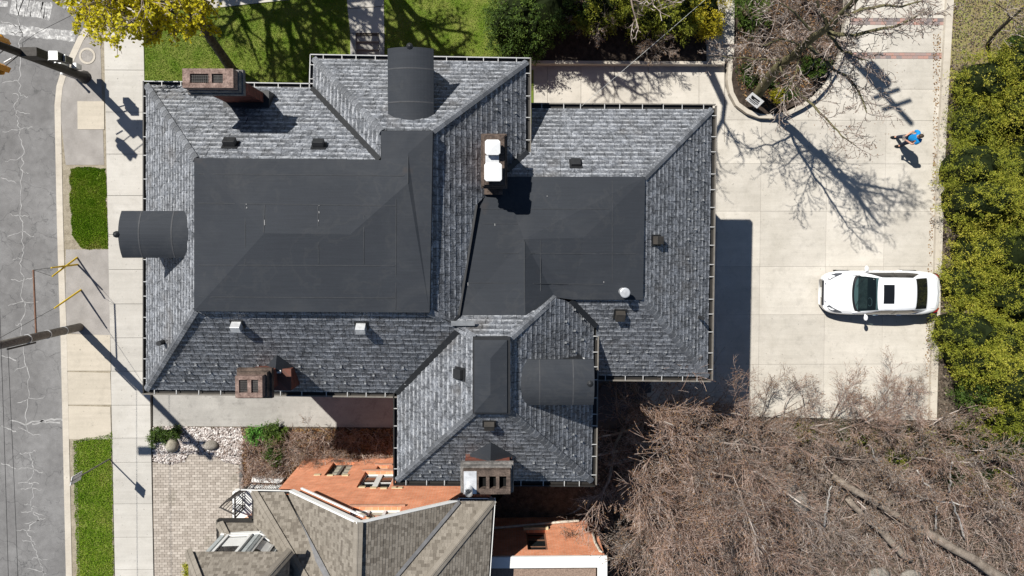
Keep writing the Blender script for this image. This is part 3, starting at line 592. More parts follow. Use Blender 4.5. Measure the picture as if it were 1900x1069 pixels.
for k, (pl, P) in SL.items():
    w = {'AN': .48, 'CN': .50, 'BN': .46, 'CW': .44, 'AW': .36, 'DW': .46, 'DN': .4}.get(k, .235)
    ALL += shingles(pl, P, .205 if k not in ('BN', 'BE', 'BS') else .185, w, .12, rs=rs, ujit=.004)
ALL.sort(key=lambda s: -s[3]); rest = MB()
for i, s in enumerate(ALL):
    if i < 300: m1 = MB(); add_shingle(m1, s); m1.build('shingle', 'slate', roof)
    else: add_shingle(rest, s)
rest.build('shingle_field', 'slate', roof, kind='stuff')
# hip caps
def onp(k, x, y): return Uplane(x, y, SL[k][0])
tile = MB(); a = .17
for s in (-1, 1): tile.obox((0, s * .048, -.010), (a, 0, .006), (0, .052, -s * .020), (0, 0, .005))
tile_mes = []
for c_ in (.1, .4, .7, 1.):
    tile.c = [c_] * len(tile.f); tile_mes.append(proto(tile, 'hip_tile', 'hip_slate'))
def hip(k1, k2, pa, pb):
    A = (onp(k1, *pa) + onp(k2, *pa)) / 2; B = (onp(k1, *pb) + onp(k2, *pb)) / 2; d = (B - A); L = d.length; d.normalize()
    up = (SL[k1][0][0] + SL[k2][0][0]).normalized(); y = up.cross(d).normalized(); z = d.cross(y)
    q = Matrix((d, y, z)).transposed().to_quaternion(); n = int(L / .24)
    for i in range(n): inst(rs.choice(tile_mes), roof, 'hip_tile', A + d * (L * (i + .5) / n) + z * .030, q)
hip('AW', 'AN', (272, 159), (362, 294)); hip('AW', 'AS', (272, 722), (362, 577)); hip('CW', 'CN', (583, 110), (707, 243)); hip('CN', 'CE', (976, 116), (803, 243))
hip('BN', 'BE', (1320, 204), (1196, 329)); hip('BS', 'BE', (1312, 698), (1192, 556)); hip('DW', 'DS', (738, 890), (880, 765)); hip('DS', 'DE', (1097, 892), (946, 766))
hip('DN', 'DE', (1030, 553), (947, 627)); hip('DN', 'DW', (840, 602), (880, 627)); hip('CE', 'AS', (836, 599), (798, 580))
m = MB(); pt = onp('AS', 840, 601); m.obox(pt + Vector((.28, .02, .06)), (.32, 0, 0), (0, .06, .02), (0, -.006, .02)); m.build('ridge_cap', 'guard_metal', roof)
# valley flashings
def strip(name, pts, w, mat, parent, lift=.03):
    m = MB(); P = [Vector(p) for p in pts]
    for a, b in zip(P[:-1], P[1:]):
        d = (b - a).normalized(); y = Vector((0, 0, 1)).cross(d).normalized(); z = d.cross(y); m.obox((a + b) / 2 + z * lift, (b - a) / 2, y * w, z * .012)
    return m.build(name, mat, parent)
strip('valley', [onp('AN', 580, 165), onp('AN', 706, 298)], .075, 'flashing', roof, .05); strip('valley', [onp('AS', 738, 729), onp('AS', 851, 612)], .085, 'flashing', roof, .06)
strip('valley', [onp('BS', 1058, 556), onp('BS', 1105, 604)], .08, 'flashing', roof, .07); strip('valley', [onp('BN', 978, 283), onp('BN', 940, 318)], .07, 'flashing', roof, .05)
strip('valley', [onp('CE', 884, 380), onp('CE', 851, 585), onp('CE', 839, 600)], .035, 'flashing', roof, .03)
# flat roof decks
def deck(name, rim, top, tris, z_skirt, mat='membrane'):
    m = MB(); V = [Vector(p) for p in rim + top]; 
    for t_ in tris: m.poly(ccw2([V[i] for i in t_]))
    n = len(rim)
    for i in range(n):
        j = (i + 1) % n; a, b = V[i], V[j]; m.poly([a, Vector((a.x, a.y, a.z - z_skirt)), Vector((b.x, b.y, b.z - z_skirt)), b])
    return m.build(name, mat, house)
Z1 = ZD + .20
rim = [U(*p) for p in ((360, 293, Z1), (360, 577.5, Z1), (797, 580, Z1), (803, 243, Z1), (707, 243, Z1), (707, 297, Z1))]
top = [U(490, 433, Z1 + .27), U(650, 435, Z1 + .27), U(757, 340, Z1 + .12), U(757, 285, Z1 + .07)]
dA = deck('flat_roof', rim, top, [(0, 1, 6), (1, 2, 7, 6), (2, 3, 9, 8), (2, 8, 7), (3, 4, 9), (4, 5, 9), (5, 8, 9), (5, 0, 6), (5, 6, 7), (5, 7, 8)], .26)
rim = [U(*p) for p in ((932, 328, 8.41), (884, 380, 8.74), (850, 585, 9.32), (975, 585, 9.26), (1030, 552, 8.6), (1062, 556, 8.46), (1193, 556.5, 8.48), (1197, 328, 8.41))]
top = [U(972, 444, 8.78), U(1083, 441, 8.68)]
dB = deck('flat_roof', rim, top, [(0, 1, 8), (1, 2, 8), (2, 3, 8), (3, 4, 8), (4, 5, 8), (5, 9, 8), (5, 6, 9), (6, 7, 9), (7, 0, 8, 9)], .16)
rim = [U(*p) for p in ((880, 631, 10.29), (880, 766, 10.29), (941, 766, 10.29), (941, 631, 10.29))]; top = [U(910, 665, 10.4), U(910, 732, 10.4)]
dD = deck('flat_roof', rim, top, [(0, 1, 5, 4), (1, 2, 5), (2, 3, 4, 5), (3, 0, 4)], .06)
m = MB(); m.prism(G([(877, 626), (947, 626), (947, 768), (877, 768)], 10.24), .35); m.build('deck_curb', 'flashing', house)
def seam(parent, a, b, mat='seam', w=.02, lift=.006):
    A, B = Vector(a), Vector(b); d = (B - A).normalized(); y = Vector((0, 0, 1)).cross(d).normalized(); m = MB(); m.obox((A + B) / 2 + Vector((0, 0, lift)), (B - A) / 2, y * w, Vector((0, 0, .003))); m.build('seam', mat, parent)
def hz(dk, x, y):
    """height of a deck at a pixel by ray casting its faces"""
    me = dk.data; off = OFF[dk.name]; o = Vector((0, 0, H)); d = Vector(ray(x, y)); best = None
    from mathutils.geometry import intersect_ray_tri
    for p in me.polygons:
        v = [me.vertices[i].co + off for i in p.vertices]
        for k in range(1, len(v) - 1):
            r_ = intersect_ray_tri(v[0], v[k], v[k + 1], d, o, True)
            if r_ is not None and (best is None or r_.z > best.z): best = r_
    return best
def pseam(dk, pts, mat='seam', w=.011):
    for a, b in zip(pts[:-1], pts[1:]):
        n = max(1, int(max(abs(a[0] - b[0]), abs(a[1] - b[1])) / 30)); q = [hz(dk, a[0] + (b[0] - a[0]) * i / n, a[1] + (b[1] - a[1]) * i / n) for i in range(n + 1)]
        for p_, r_ in zip(q[:-1], q[1:]):
            if p_ is not None and r_ is not None: seam(dk, p_, r_, mat, w)
for s in (((368, 323), (750, 326)), ((368, 377), (735, 382)), ((368, 492), (733, 493)), ((370, 551), (733, 553)), ((491, 380), (489, 432)), ((590, 382), (591, 490)), ((675, 400), (675, 490)), ((735, 370), (734, 575)), ((757, 290), (757, 340)), ((455, 380), (455, 490))): pseam(dA, s)
for s in (((895, 388), (1130, 388)), ((868, 470), (1180, 471)), ((862, 525), (1120, 528)), ((1136, 335), (1136, 525)), ((1003, 445), (1003, 540)), ((973, 448), (973, 580)), ((895, 415), (960, 416))): pseam(dB, s)
pseam(dD, ((884, 676), (938, 676))); pseam(dD, ((884, 734), (938, 734)))
for dk, x, y, ln in ((dA, 457, 378, 2), (dA, 458, 384, 3), (dA, 592, 381, 1), (dA, 592, 392, 4), (dA, 591, 408, 3), (dA, 491, 408, 10), (dB, 918, 415, 4), (dB, 868, 524, 6), (dB, 1015, 363, 2), (dB, 1120, 522, 3)):
    a, b = hz(dk, x, y), hz(dk, x + .4, y + ln)
    if a and b: seam(dk, a, b, 'seam_white', .011, .012)
# walls under the eaves
mb = MB()
def wall_run(pts, z1, inset=0): mb.prism(ccw2([Vector((x, y, z1)) for x, y in pts]), z1 + .62)
wall_run([(-10.15, 3.95), (-5.2, 3.95), (-5.2, 4.7), (.3, 4.7), (.3, 3.5), (.3, -2.4), (2.4, -2.4), (2.4, -7.2), (-2.75, -7.2), (-2.75, -4.4), (-10.15, -4.4)], 7.3)
walls = mb.build('wall', 'brick_wall', house); mb = MB(); wall_run([(.32, 3.5), (6.25, 3.5), (6.25, -4.2), (2.42, -4.2), (2.42, -2.42), (.32, -2.42)], 6.0); mb.build('wall', 'brick_wall', house)
for nm, pts, z_ in (('soffit_light_stop', [(271, 158), (578, 163), (580, 109), (977, 115), (977, 290), (930, 340), (900, 560), (1101, 604), (1098, 893), (737, 892), (737, 729), (271, 723)], ZE - .14), ('soffit_light_stop', [(986, 201), (1321.5, 203), (1314, 699.5), (1108, 698), (1104, 560), (986, 400)], ZB - .14)):
    m = MB(); m.prism(G(pts, z_), .05); m.build(nm, 'gutter_brown', house)  # slabs added under the eaves to stop sun leaking past the gutters
# gutters with brackets
brk = MB(); brk.box(-.012, .012, -.09, .09, -.012, .012); br_me = proto(brk, 'bracket', 'white_metal'); brk2 = MB(); brk2.box(-.011, .011, -.09, .09, -.01, .01); br2_me = proto(brk2, 'bracket', 'bracket_metal')
def gutter(a, b, z, side, rim_mat, step=.62, white=False, gw=.15):
    """a->b pixel run along the roof edge, side: outward unit vector"""
    A, B = U(*a, z), U(*b, z); d = (B - A); L = d.length; d.normalize(); o = Vector(side); o = (o - d * o.dot(d)).normalized(); m = MB(); C = (A + B) / 2; zz = Vector((0, 0, 1))
    m.obox(C + o * gw / 2 - zz * .12, (B - A) / 2 + d * .06, o * (gw / 2 + .005), zz * .008); m.obox(C + o * .0 - zz * .09, (B - A) / 2, o * .006, zz * .06)
    g = m.build('gutter', 'gutter_dark', house); m = MB(); m.obox(C + o * (gw + .007) - zz * .065, (B - A) / 2 + d * .12, o * (.014 if white else .02), zz * .065); m.build('rim', rim_mat, g)
    n = max(1, int(L / step)); q = Matrix((d, o, d.cross(o))).transposed().to_quaternion()
    for i in range(n): bk_ = inst(br2_me, g, 'bracket', A + d * (L * (i + .5 + rs.uniform(-.16, .16)) / n) + o * gw * .5 + zz * .005, q); bk_.scale = (1, gw / .17, 1)
gutter((272, 158.5), (576, 163), ZE, (0, 1, 0), 'rim_sunlit', .62, True, .12); gutter((580.5, 160), (582, 109), ZE, (-1, 0, 0), 'rim_sunlit', .4, True, .10); gutter((583, 109), (976, 115.5), ZE, (0, 1, 0), 'rim_sunlit', .5, True, .12)  # paler rim colour on these runs stands in for sunlight on the metal
gutter((976, 114), (976, 281), ZE, (1, 0, 0), 'gutter_brown', .6, False, .13); gutter((271.5, 158), (271.5, 723), ZE, (-1, 0, 0), 'gutter_dark', .6, False, .085); gutter((271, 723), (737, 729), ZE, (0, -1, 0), 'gutter_brown', .6, False, .13)
gutter((737, 734), (737, 891), ZE, (-1, 0, 0), 'gutter_dark', .62, False, .10); gutter((737, 891), (1097, 893), ZE, (0, -1, 0), 'gutter_dark', .55); gutter((1101, 606), (1097, 893), ZE, (1, 0, 0), 'gutter_brown', .45)
gutter((988, 201), (1321, 203), ZB, (0, 1, 0), 'gutter_brown', .62); gutter((1320.5, 203), (1313, 699), ZB, (1, 0, 0), 'gutter_brown', .55); gutter((1313, 699), (1109, 697), ZB, (0, -1, 0), 'gutter_brown', .55)
# snow guards
sg = MB(); sg.box(-.03, .03, -.035, .035, 0, .010); sg.box(-.03, .03, -.035, -.025, 0, .045); sg_me = proto(sg, 'snow_guard', 'guard_metal')
def guards(k, rows, du, avoid=()):
    pl, P = SL[k]; n = pl[0]; u = Vector((0, 0, 1)).cross(n).normalized(); v = n.cross(u); o = P[0]; q = [((p - o).dot(u), (p - o).dot(v)) for p in P]; v0 = min(b for _, b in q); u0, u1 = min(a for a, _ in q), max(a for a, _ in q)
    rot = Matrix((u, v, n)).transposed().to_quaternion()
    for i, r_ in enumerate(rows):
        x = u0 + (i % 2) * du / 2 + .1
        while x < u1:
            if inside(q, x, v0 + r_) and inside(q, x - .1, v0 + r_ + .1) and inside(q, x + .1, v0 + r_ + .1): inst(sg_me, roof, 'snow_guard', o + u * x + v * (v0 + r_) + n * .022, rot)
            x += du
guards('AS', (.55, .97, 1.38), .60); guards('BE', (.45, .82, 1.19), .62); guards('BS', (.45, .80, 1.18), .6); guards('DE', (.6, 1.0, 1.42), .62); guards('DS', (.35, .62, .9, 1.2), .62); guards('CE', (.5, .9, 1.3), .66)
# barrel dormers
def dormer(front, back, half, zc, sag, axis, knob):
    """axis: outward unit vector (x,y); front/back: pixel of the crown line ends"""
    Fp, Bp = U(*front, zc), U(*back, zc); ax = Vector((axis[0], axis[1], 0)); sd = Vector((-ax.y, ax.x, 0)); n = 14; L = (Fp - Bp).dot(ax) + .7; Bq = Fp - ax * L; rad = (half * half + sag * sag) / (2 * sag); m = MB(); prof = []
    for i in range(n + 1):
        s = -half + 2 * half * i / n; prof.append((s, math.sqrt(rad * rad - s * s) - (rad - 0) ))
    b = len(m.v)
    for th in (0, .07):
        for o in (Fp, Bq):
            for s, h in prof: m.v.append(tuple(o + sd * s + Vector((0, 0, h - th))))
    k = n + 1
    for i in range(n):
        m.f.append((b + i, b + i + 1, b + k + i + 1, b + k + i)); m.f.append((b + 2 * k + i + 1, b + 2 * k + i, b + 3 * k + i, b + 3 * k + i + 1)); m.f.append((b + i + 1, b + i, b + 2 * k + i, b + 2 * k + i + 1)); m.c += [.5] * 3
    for i in (0, n): m.f.append((b + i, b + k + i, b + 3 * k + i, b + 2 * k + i)); m.c.append(.5)
    d = m.build('barrel_dormer', 'membrane', house)
    m = MB(); h2 = half - .10; zb = zc - 2.1
    pr = [(s, h) for s, h in prof if abs(s) <= h2]; P = [Fp - ax * .16 + sd * s + Vector((0, 0, h - .07)) for s, h in pr]; P0 = [Fp - ax * .16 + sd * s + Vector((0, 0, zb - zc)) for s in (pr[-1][0], pr[0][0])]
    fr = P + P0; bk = [p - ax * (L - .2) for p in fr]; m.poly(fr); c_ = len(fr)
    for i in range(c_): j = (i + 1) % c_; m.poly([fr[i], bk[i], bk[j], fr[j]])
    m.build('cheek_wall', 'flashing', d)
    m = MB(); w = h2 - .14; m.obox(Fp - ax * .13 + Vector((0, 0, -.95)), sd * (w + .06), ax * .025, (0, 0, .52)); m.build('window_frame', 'white_paint', d)
    m = MB(); m.obox(Fp - ax * .10 + Vector((0, 0, -.95)), sd * w, ax * .01, (0, 0, .46)); m.build('pane', 'glass_dark', d)
    m = MB(); kp = Fp + ax * knob; m.lathe(kp + Vector((0, 0, -.14)), [(.05, 0), (.09, .05), (.09, .15), (.04, .19), (.02, .2)], 8); m.build('finial', 'flashing', d)
    for f_ in (.27, .72):
        m = MB(); o = Bp + (Fp - Bp) * f_; b = 0
        for e in (-.018, .018):
            for s, h in prof: m.v.append(tuple(o + ax * e + sd * s * .998 + Vector((0, 0, h + .006))))
        for i in range(n): m.f.append((i, i + 1, k + i + 1, k + i)); m.c.append(.5)
        m.build('seam', 'seam_light', d)
dormer((760, 87), (760, 226), .62, 9.7, .19, (0, 1), .02); dormer((219, 435), (354, 435), .635, 9.78, .19, (-1, 0), .05); dormer((1103, 712), (964, 712), .63, 9.78, .19, (1, 0), -.12)
# chimneys
def chimney(x0, x1, y0, y1, zb, zt, layers, flues, capmat, wall='cap_stone', shaft_in=.14, mesh=False):
    m = MB(); m.box(x0 + shaft_in, x1 - shaft_in, y0 + shaft_in, y1 - shaft_in, zb, zt - sum(h for h, _ in layers)); ch = m.build('chimney', 'brick_chimney', house); z = zt
    for i, (h, ins) in enumerate(layers):
        m = MB(); z1, z0 = z, z - h
        if i == 0:
            X0, X1, Y0, Y1 = x0 + ins, x1 - ins, y0 + ins, y1 - ins; fy0, fy1 = flues[0][2], flues[0][3]
            m.box(X0, X1, Y0, fy0, z0, z1); m.box(X0, X1, fy1, Y1, z0, z1); xs_ = [X0] + [e for f_ in flues for e in f_[:2]] + [X1]
            for a, b in zip(xs_[::2], xs_[1::2]): m.box(a, b, fy0 + .002, fy1 - .002, z0, z1 + (.012 if a != X0 and b != X1 else 0))
            m.build('cap', capmat, ch)
            m = MB()
            for f_ in flues: m.box(f_[0] - .004, f_[1] + .004, f_[2], f_[3], z0 - .02, z0 + .01)
            m.build('flue', 'soot', ch)
            if mesh:
                m = MB()
                for f_ in flues:
                    for k in range(1, 9): x = f_[0] + (f_[1] - f_[0]) * k / 9; m.box(x - .004, x + .004, f_[2], f_[3], z1 - .05, z1 - .042)
                    for k in range(1, 6): y = f_[2] + (f_[3] - f_[2]) * k / 6; m.box(f_[0], f_[1], y - .004, y + .004, z1 - .043, z1 - .036)
                m.build('wire_mesh', 'mesh_wire', ch)
        else: m.frustum(x0 + ins, x1 - ins, y0 + ins, y1 - ins, z0, z1 - .002, .012); m.build('cap_course', wall, ch, bevel=.006)
        z -= h
    return ch
a, b = U(338, 127, 10.75), U(433, 163, 10.75)
c1 = chimney(a.x, b.x, b.y, a.y, 6.5, 10.75, [(.30, .0), (.16, -.04), (.14, -.09), (.14, -.03), (.2, .05)], [(a.x + .19, a.x + .66, b.y + .12, a.y - .13), (a.x + .74, b.x - .26, b.y + .12, a.y - .13)], 'cap_rust', 'cap_stone_grey', .10, True)
zc = onp('AN', 470, 200).z
m = MB(); m.box(a.x + .02, b.x + .06, b.y - .06, a.y - .04, zc - .9, zc + .02); m.build('flashing', 'flashing', c1)
a, b = U(893, 246, 9.85), U(940, 347, 9.85)
c2 = chimney(a.x, b.x, b.y, a.y, 7.0, 9.85, [(.14, .06), (.13, .02), (.1, -.02), (.16, .04)], [(a.x + .22, a.x + .5, b.y + .28, b.y + .6)], 'cap_stone', 'cap_stone', .08)
m = MB(); pl_ = U(914, 297, 9.9); m.box(pl_.x - .19, pl_.x + .17, pl_.y - .16, pl_.y + .12, 9.84, 9.90); m.build('cap_plate', 'vent_silver', c2)
for (x, y, w, h) in ((914, 273, .20, .20), (915, 319, .23, .24)):
    p = U(x, y, 10.15); m = MB(); m.frustum(p.x - w * .82, p.x + w * .82, p.y - h * .82, p.y + h * .82, 9.8, 10.02, .02); m.build('flue_liner', 'white_metal', c2)
    m = MB(); oc = [(-w + .05, -h), (w - .05, -h), (w, -h + .05), (w, h - .05), (w - .05, h), (-w + .05, h), (-w, h - .05), (-w, -h + .05)]; m.prism([Vector((p.x + e, p.y + f_, 10.10)) for e, f_ in oc], .05)
    tp = Vector((p.x, p.y, 10.18)); bb = [Vector((p.x + e, p.y + f_, 10.102)) for e, f_ in oc]
    for i in range(8): m.poly([bb[i], bb[(i + 1) % 8], tp])
    m.build('flue_cover', 'white_metal', c2)
m = MB(); m.box(a.x + .05, b.x - .1, b.y - .14, b.y + .05, 8.3, 8.75); m.build('shoulder', 'cap_stone', c2)
a, b = U(434, 696, 9.9), U(489, 740, 9.9)
c3 = chimney(a.x, b.x, b.y, a.y, 4.0, 9.9, [(.24, .03), (.18, -.03), (.14, -.10), (.16, -.04)], [(a.x + .13, a.x + .36, b.y + .16, a.y - .13), (a.x + .46, b.x - .14, b.y + .16, a.y - .13)], 'cap_rust', 'cap_stone', .06, True)
e1, e2 = U(492, 684, 8.5), U(549, 712, 8.1); m = MB(); m.box(e1.x, e2.x, e2.y - .1, e1.y, 4.0, 8.55); m.build('shoulder', 'brick_chimney', c3)
m = MB(); m.box(e1.x + .12, e1.x + .48, e1.y - .12, e1.y - .03, 8.5, 8.6); m.build('mortar_patch', 'white_paint', c3)
def cricket(k, peak, left, right, ch):
    A, B, C = onp(k, *peak), onp(k, *left), onp(k, *right); M_ = (B + C) / 2; n = SL[k][0][0]; f_ = Vector((M_.x, M_.y - .02, A.z - .02)); m = MB(); A = A + n * .03; B = B + n * .02; C = C + n * .02
    m.poly([A, B, f_]); m.poly([A, f_, C]); m.poly([B, M_ - n * .3, f_]); m.poly([f_, M_ - n * .3, C]); m.build('cricket', 'membrane', ch)
cricket('AS', (514, 657), (490, 683), (550, 683), c3)
a, b = U(857, 871, 9.75), U(949, 919, 9.75)
c4 = chimney(a.x, b.x, b.y, a.y, 4.0, 9.75, [(.20, .03), (.17, -.02), (.13, -.07), (.12, -.02)], [(a.x + .46, a.x + .66, b.y + .18, a.y - .2), (a.x + .75, a.x + .93, b.y + .18, a.y - .2), (a.x + 1.02, b.x - .14, b.y + .18, a.y - .2)], 'cap_stone', 'cap_stone_grey', .04)
m = MB(); m.box(a.x + .04, b.x + .03, b.y + .05, a.y + .24, 4.0, 8.55); m.build('shoulder', 'brick_chimney', c4)
m = MB(); m.box(a.x + .05, a.x + .40, b.y + .05, a.y - .05, 9.70, 9.768); m.build('metal_plate', 'vent_silver', c4)
m = MB(); m.tube([(a.x + .2, b.y + .2, 9.75), (a.x + .2, b.y + .2, 10.08)], .095, 14, False); m.tube([(a.x + .2, b.y + .2, 10.0), (a.x + .2, b.y + .2, 10.09)], .115, 14, False); m.build('stove_pipe', 'vent_silver', c4)
cricket('DS', (911, 819), (864, 846), (957, 846), c4)
# vents
def vent(k, px, py, w, h, t_, mat, dk=None):
    p = onp(k, px, py) if dk is None else hz(dk, px, py); n = SL[k][0][0]; d = Vector((n.x, n.y, 0)).normalized(); s = Vector((-d.y, d.x, 0)); m = MB(); m.obox(p + n * (t_ / 2), s * w, (n.cross(s)) * h, n * t_ / 2)
    v = m.build('roof_vent', mat, house, bevel=.01); m = MB(); m.obox(p + n * .03, s * (w + .05), n.cross(s) * (h + .06), n * .006); m.build('vent_flange', 'flashing', v)
for a in (('AN', 428, 270, .16, .11, .2, 'vent_black'), ('AN', 592, 272, .15, .10, .2, 'vent_black'), ('BN', 1068, 305, .14, .13, .14, 'vent_black'), ('BE', 1216, 446, .12, .15, .2, 'vent_brown'), ('BS', 1150, 582, .14, .15, .2, 'vent_brown'), ('DW', 855, 693, .13, .15, .16, 'vent_black'), ('DS', 908, 785, .14, .12, .18, 'vent_brown'), ('AS', 441, 600, .13, .11, .24, 'vent_silver'), ('AS', 671, 603, .13, .11, .24, 'vent_silver')): vent(*a)
for k, x, y, r_, h in (('AW', 305, 634, .07, .35), ('BE', 1297, 588, .06, .45)):
    p = onp(k, x, y); m = MB(); m.tube([p, p + Vector((0, 0, h))], r_, 10); q = m.build('vent_pipe', 'vent_black', house)
p = hz(dB, 1155, 541); m = MB(); m.tube([p - Vector((0, 0, .05)), p + Vector((0, 0, .40))], .115, 16); v = m.build('roof_ventilator', 'vent_silver', house, smooth=False); m = MB(); m.lathe(p + Vector((0, 0, .38)), [(.12, 0), (.145, .02), (.145, .05), (.12, .065), (.01, .07)], 18); m.build('ventilator_cap', 'galv', v)
# service cable from the pole to the eave is added with the poles
# ------------------------------------------------------------------ neighbouring house
nb = thing('neighbour_house', (-4.5, -12, -.6), 'orange brick house with tan shingle gable roof at the bottom edge', 'house')
NS = {}
def nslope(key, a, b, c, pts): pl = plane(a, b, c); NS[key] = (pl, ccw2([Uplane(x, y, pl) for x, y in pts]))
ZR = 6.7
nslope('W', (665, 972, ZR), (660, 1100, ZR), (540, 913, 4.05), [(541, 914), (666, 972.5), (660, 1150), (648, 1150), (526, 913)])
nslope('E', (665, 972, ZR), (660, 1100, ZR), (850, 930, 4.85), [(664, 972.5), (851, 930), (735, 1069), (668, 1150), (658, 1150)])
vw = Uplane(610, 1069, NS['W'][0]); ve = Uplane(735, 1069, NS['E'][0])
def plane3(a, b, c): n = (b - a).cross(c - a).normalized(); return ((n if n.z > 0 else -n), a)
def nslope3(key, A, B, C, pts): pl = plane3(A, B, C); NS[key] = (pl, ccw2([Uplane(x, y, pl) for x, y in pts]))
nslope3('NL', U(471, 914, 4.0), U(528, 913, 4.0), vw, [(471, 914), (527, 913), (610, 1069), (653, 1150), (610, 1150), (526, 1007)])
nslope3('WL', U(471, 914, 4.0), U(471, 966, 4.0), Uplane(526, 1007, NS['NL'][0]), [(471, 914), (526, 1007), (610, 1150), (480, 1150), (471, 966)])
nslope3('NR', U(850, 928, 4.8), U(916, 928, 4.8), ve, [(850, 930), (914, 929), (800, 1069), (732, 1150), (668, 1150), (735, 1069)])
nslope3('ER', U(916, 929, 4.8), U(908, 1069, 4.8), Uplane(800, 1069, NS['NR'][0]), [(914, 929), (906, 1069), (902, 1150), (733, 1150), (800, 1069)])
nslope('NF', (405, 967, 3.9), (470, 969, 3.9), (440, 1000, 4.6), [(405, 967), (472, 968.5), (486, 1004), (424, 1004)])
nslope('WF', (405, 967, 3.9), (404, 1040, 3.9), (424, 1000, 4.6), [(405, 967), (424, 1004), (424, 1100), (404, 1100)])
nslope('NB', (349, 1024, 6.0), (538, 1024, 6.0), (430, 1085, 7.1), [(349, 1024), (538, 1024), (484, 1085), (372, 1085)])
nslope('EB', (538, 1024, 6.0), (533, 1120, 6.0), (484, 1085, 7.1), [(538, 1024), (533, 1150), (484, 1150), (484, 1085)])
nslope('WB', (349, 1024, 6.0), (352, 1120, 6.0), (372, 1085, 7.1), [(349, 1024), (372, 1085), (372, 1150), (354, 1150)])
mb = MB()
for pl, P in NS.values(): mb.poly([p - pl[0] * .015 for p in P])
nroof = mb.build('roof', 'flashing', nb); ALL = []; rs = random.Random(8)
for k, (pl, P) in NS.items(): ALL += shingles(pl, P, .105, .135, .35, lap=.02, butt=.013, top=.003, joint=.004, rs=rs, ujit=0)
vis = [s for s in ALL if sum(p.y for p in s[0]) / len(s[0]) > -12.6]; vis.sort(key=lambda s: -s[3]); solo = set(id(s) for s in vis[:300]); rest = MB()
for s in ALL:
    if id(s) in solo: m1 = MB(); add_shingle(m1, s, .02); m1.build('shingle', 'tan_shingle', nroof)
    else: add_shingle(rest, s, .02)
rest.build('shingle_field', 'tan_shingle', nroof, kind='stuff')
ntile = MB()
for s in (-1, 1): ntile.obox((0, s * .065, -.01), (.17, 0, .005), (0, .085, -s * .03), (0, 0, .005))
nt_me = []
for c in (.5, .7, .95):
    ntile.c = [c] * len(ntile.f); nt_me.append(proto(ntile, 'hip_shingle', 'tan_shingle'))
def nhip(k1, k2, pa, pb):
    A = (Uplane(*pa, NS[k1][0]) + Uplane(*pa, NS[k2][0])) / 2; B = (Uplane(*pb, NS[k1][0]) + Uplane(*pb, NS[k2][0])) / 2; d = B - A; L = d.length; d.normalize(); up = (NS[k1][0][0] + NS[k2][0][0]).normalized(); y = up.cross(d).normalized(); z = d.cross(y); q = Matrix((d, y, z)).transposed().to_quaternion(); n = int(L / .2)
    for i in range(n): inst(rs.choice(nt_me), nroof, 'hip_shingle', A + d * (L * (i + .5) / n) + z * .035, q)
nhip('NL', 'WL', (471, 914), (600, 1132)); nhip('NR', 'ER', (914, 929), (740, 1142)); nhip('W', 'E', (665, 972.5), (660, 1145)); nhip('NB', 'EB', (538, 1024), (484, 1085)); nhip('NB', 'WB', (349, 1024), (372, 1085)); nhip('NF', 'WF', (405, 967), (424, 1004))
strip('valley', [Uplane(527, 913, NS['W'][0]), vw, Uplane(650, 1145, NS['W'][0])], .10, 'valley_grey', nroof, .10); strip('valley', [Uplane(851, 931, NS['E'][0]), ve, Uplane(670, 1148, NS['E'][0])], .06, 'valley_grey', nroof, .09)
# eave and rake trim
def trim(name, a, b, mat, w, h, dn=.0, out=(0, 0, 0), par=None):
    A, B = Vector(a), Vector(b); d = (B - A).normalized(); y = Vector((0, 0, 1)).cross(d).normalized(); z = d.cross(y); m = MB(); m.obox((A + B) / 2 + Vector(out) + Vector((0, 0, dn)), (B - A) / 2, y * w, z * h); return m.build(name, mat, par or nb)
W0, E0 = NS['W'], NS['E']
trim('rake_board', Uplane(540, 912, W0[0]), Uplane(666, 971, W0[0]), 'white_paint', .03, .09, -.04, (0, .02, 0)); trim('rake_board', Uplane(556, 914, W0[0]), Uplane(672, 968, W0[0]), 'white_paint', .025, .03, -.12, (.03, .11, 0)); trim('rake_board', Uplane(664, 971.5, E0[0]), Uplane(852, 929, E0[0]), 'white_paint', .035, .05, -.03, (0, .02, 0))
def ngut(pts, z, m_='gutter_dark', r_='white_paint', out=(0, 1, 0)):
    P = [U(*p, z) for p in pts]
    for a, b in zip(P[:-1], P[1:]):
        d = (b - a).normalized(); o = Vector((0, 0, 1)).cross(d); g = trim('gutter', a, b, m_, .05, .05, -.06); trim('gutter_rim', a + o * .06, b + o * .06, r_, .012, .05, -.055, par=g)
ngut([(541, 912.5), (470, 912.5), (470, 966), (404, 966), (404, 1100)], 4.0, 'gutter_dark', 'gutter_dark'); ngut([(905, 1100), (917, 927), (851, 926)], 4.8, 'gutter_dark')
trim('gutter_rim', U(919, 925, 4.8), U(907, 1100, 4.8), 'white_paint', .012, .04, -.02); trim('gutter_rim', U(850, 924.5, 4.8), U(919, 925, 4.8), 'white_paint', .012, .04, -.02); trim('gutter_rim', U(447, 909, 4.0), U(541, 911, 4.0), 'white_paint', .012, .04, -.02)
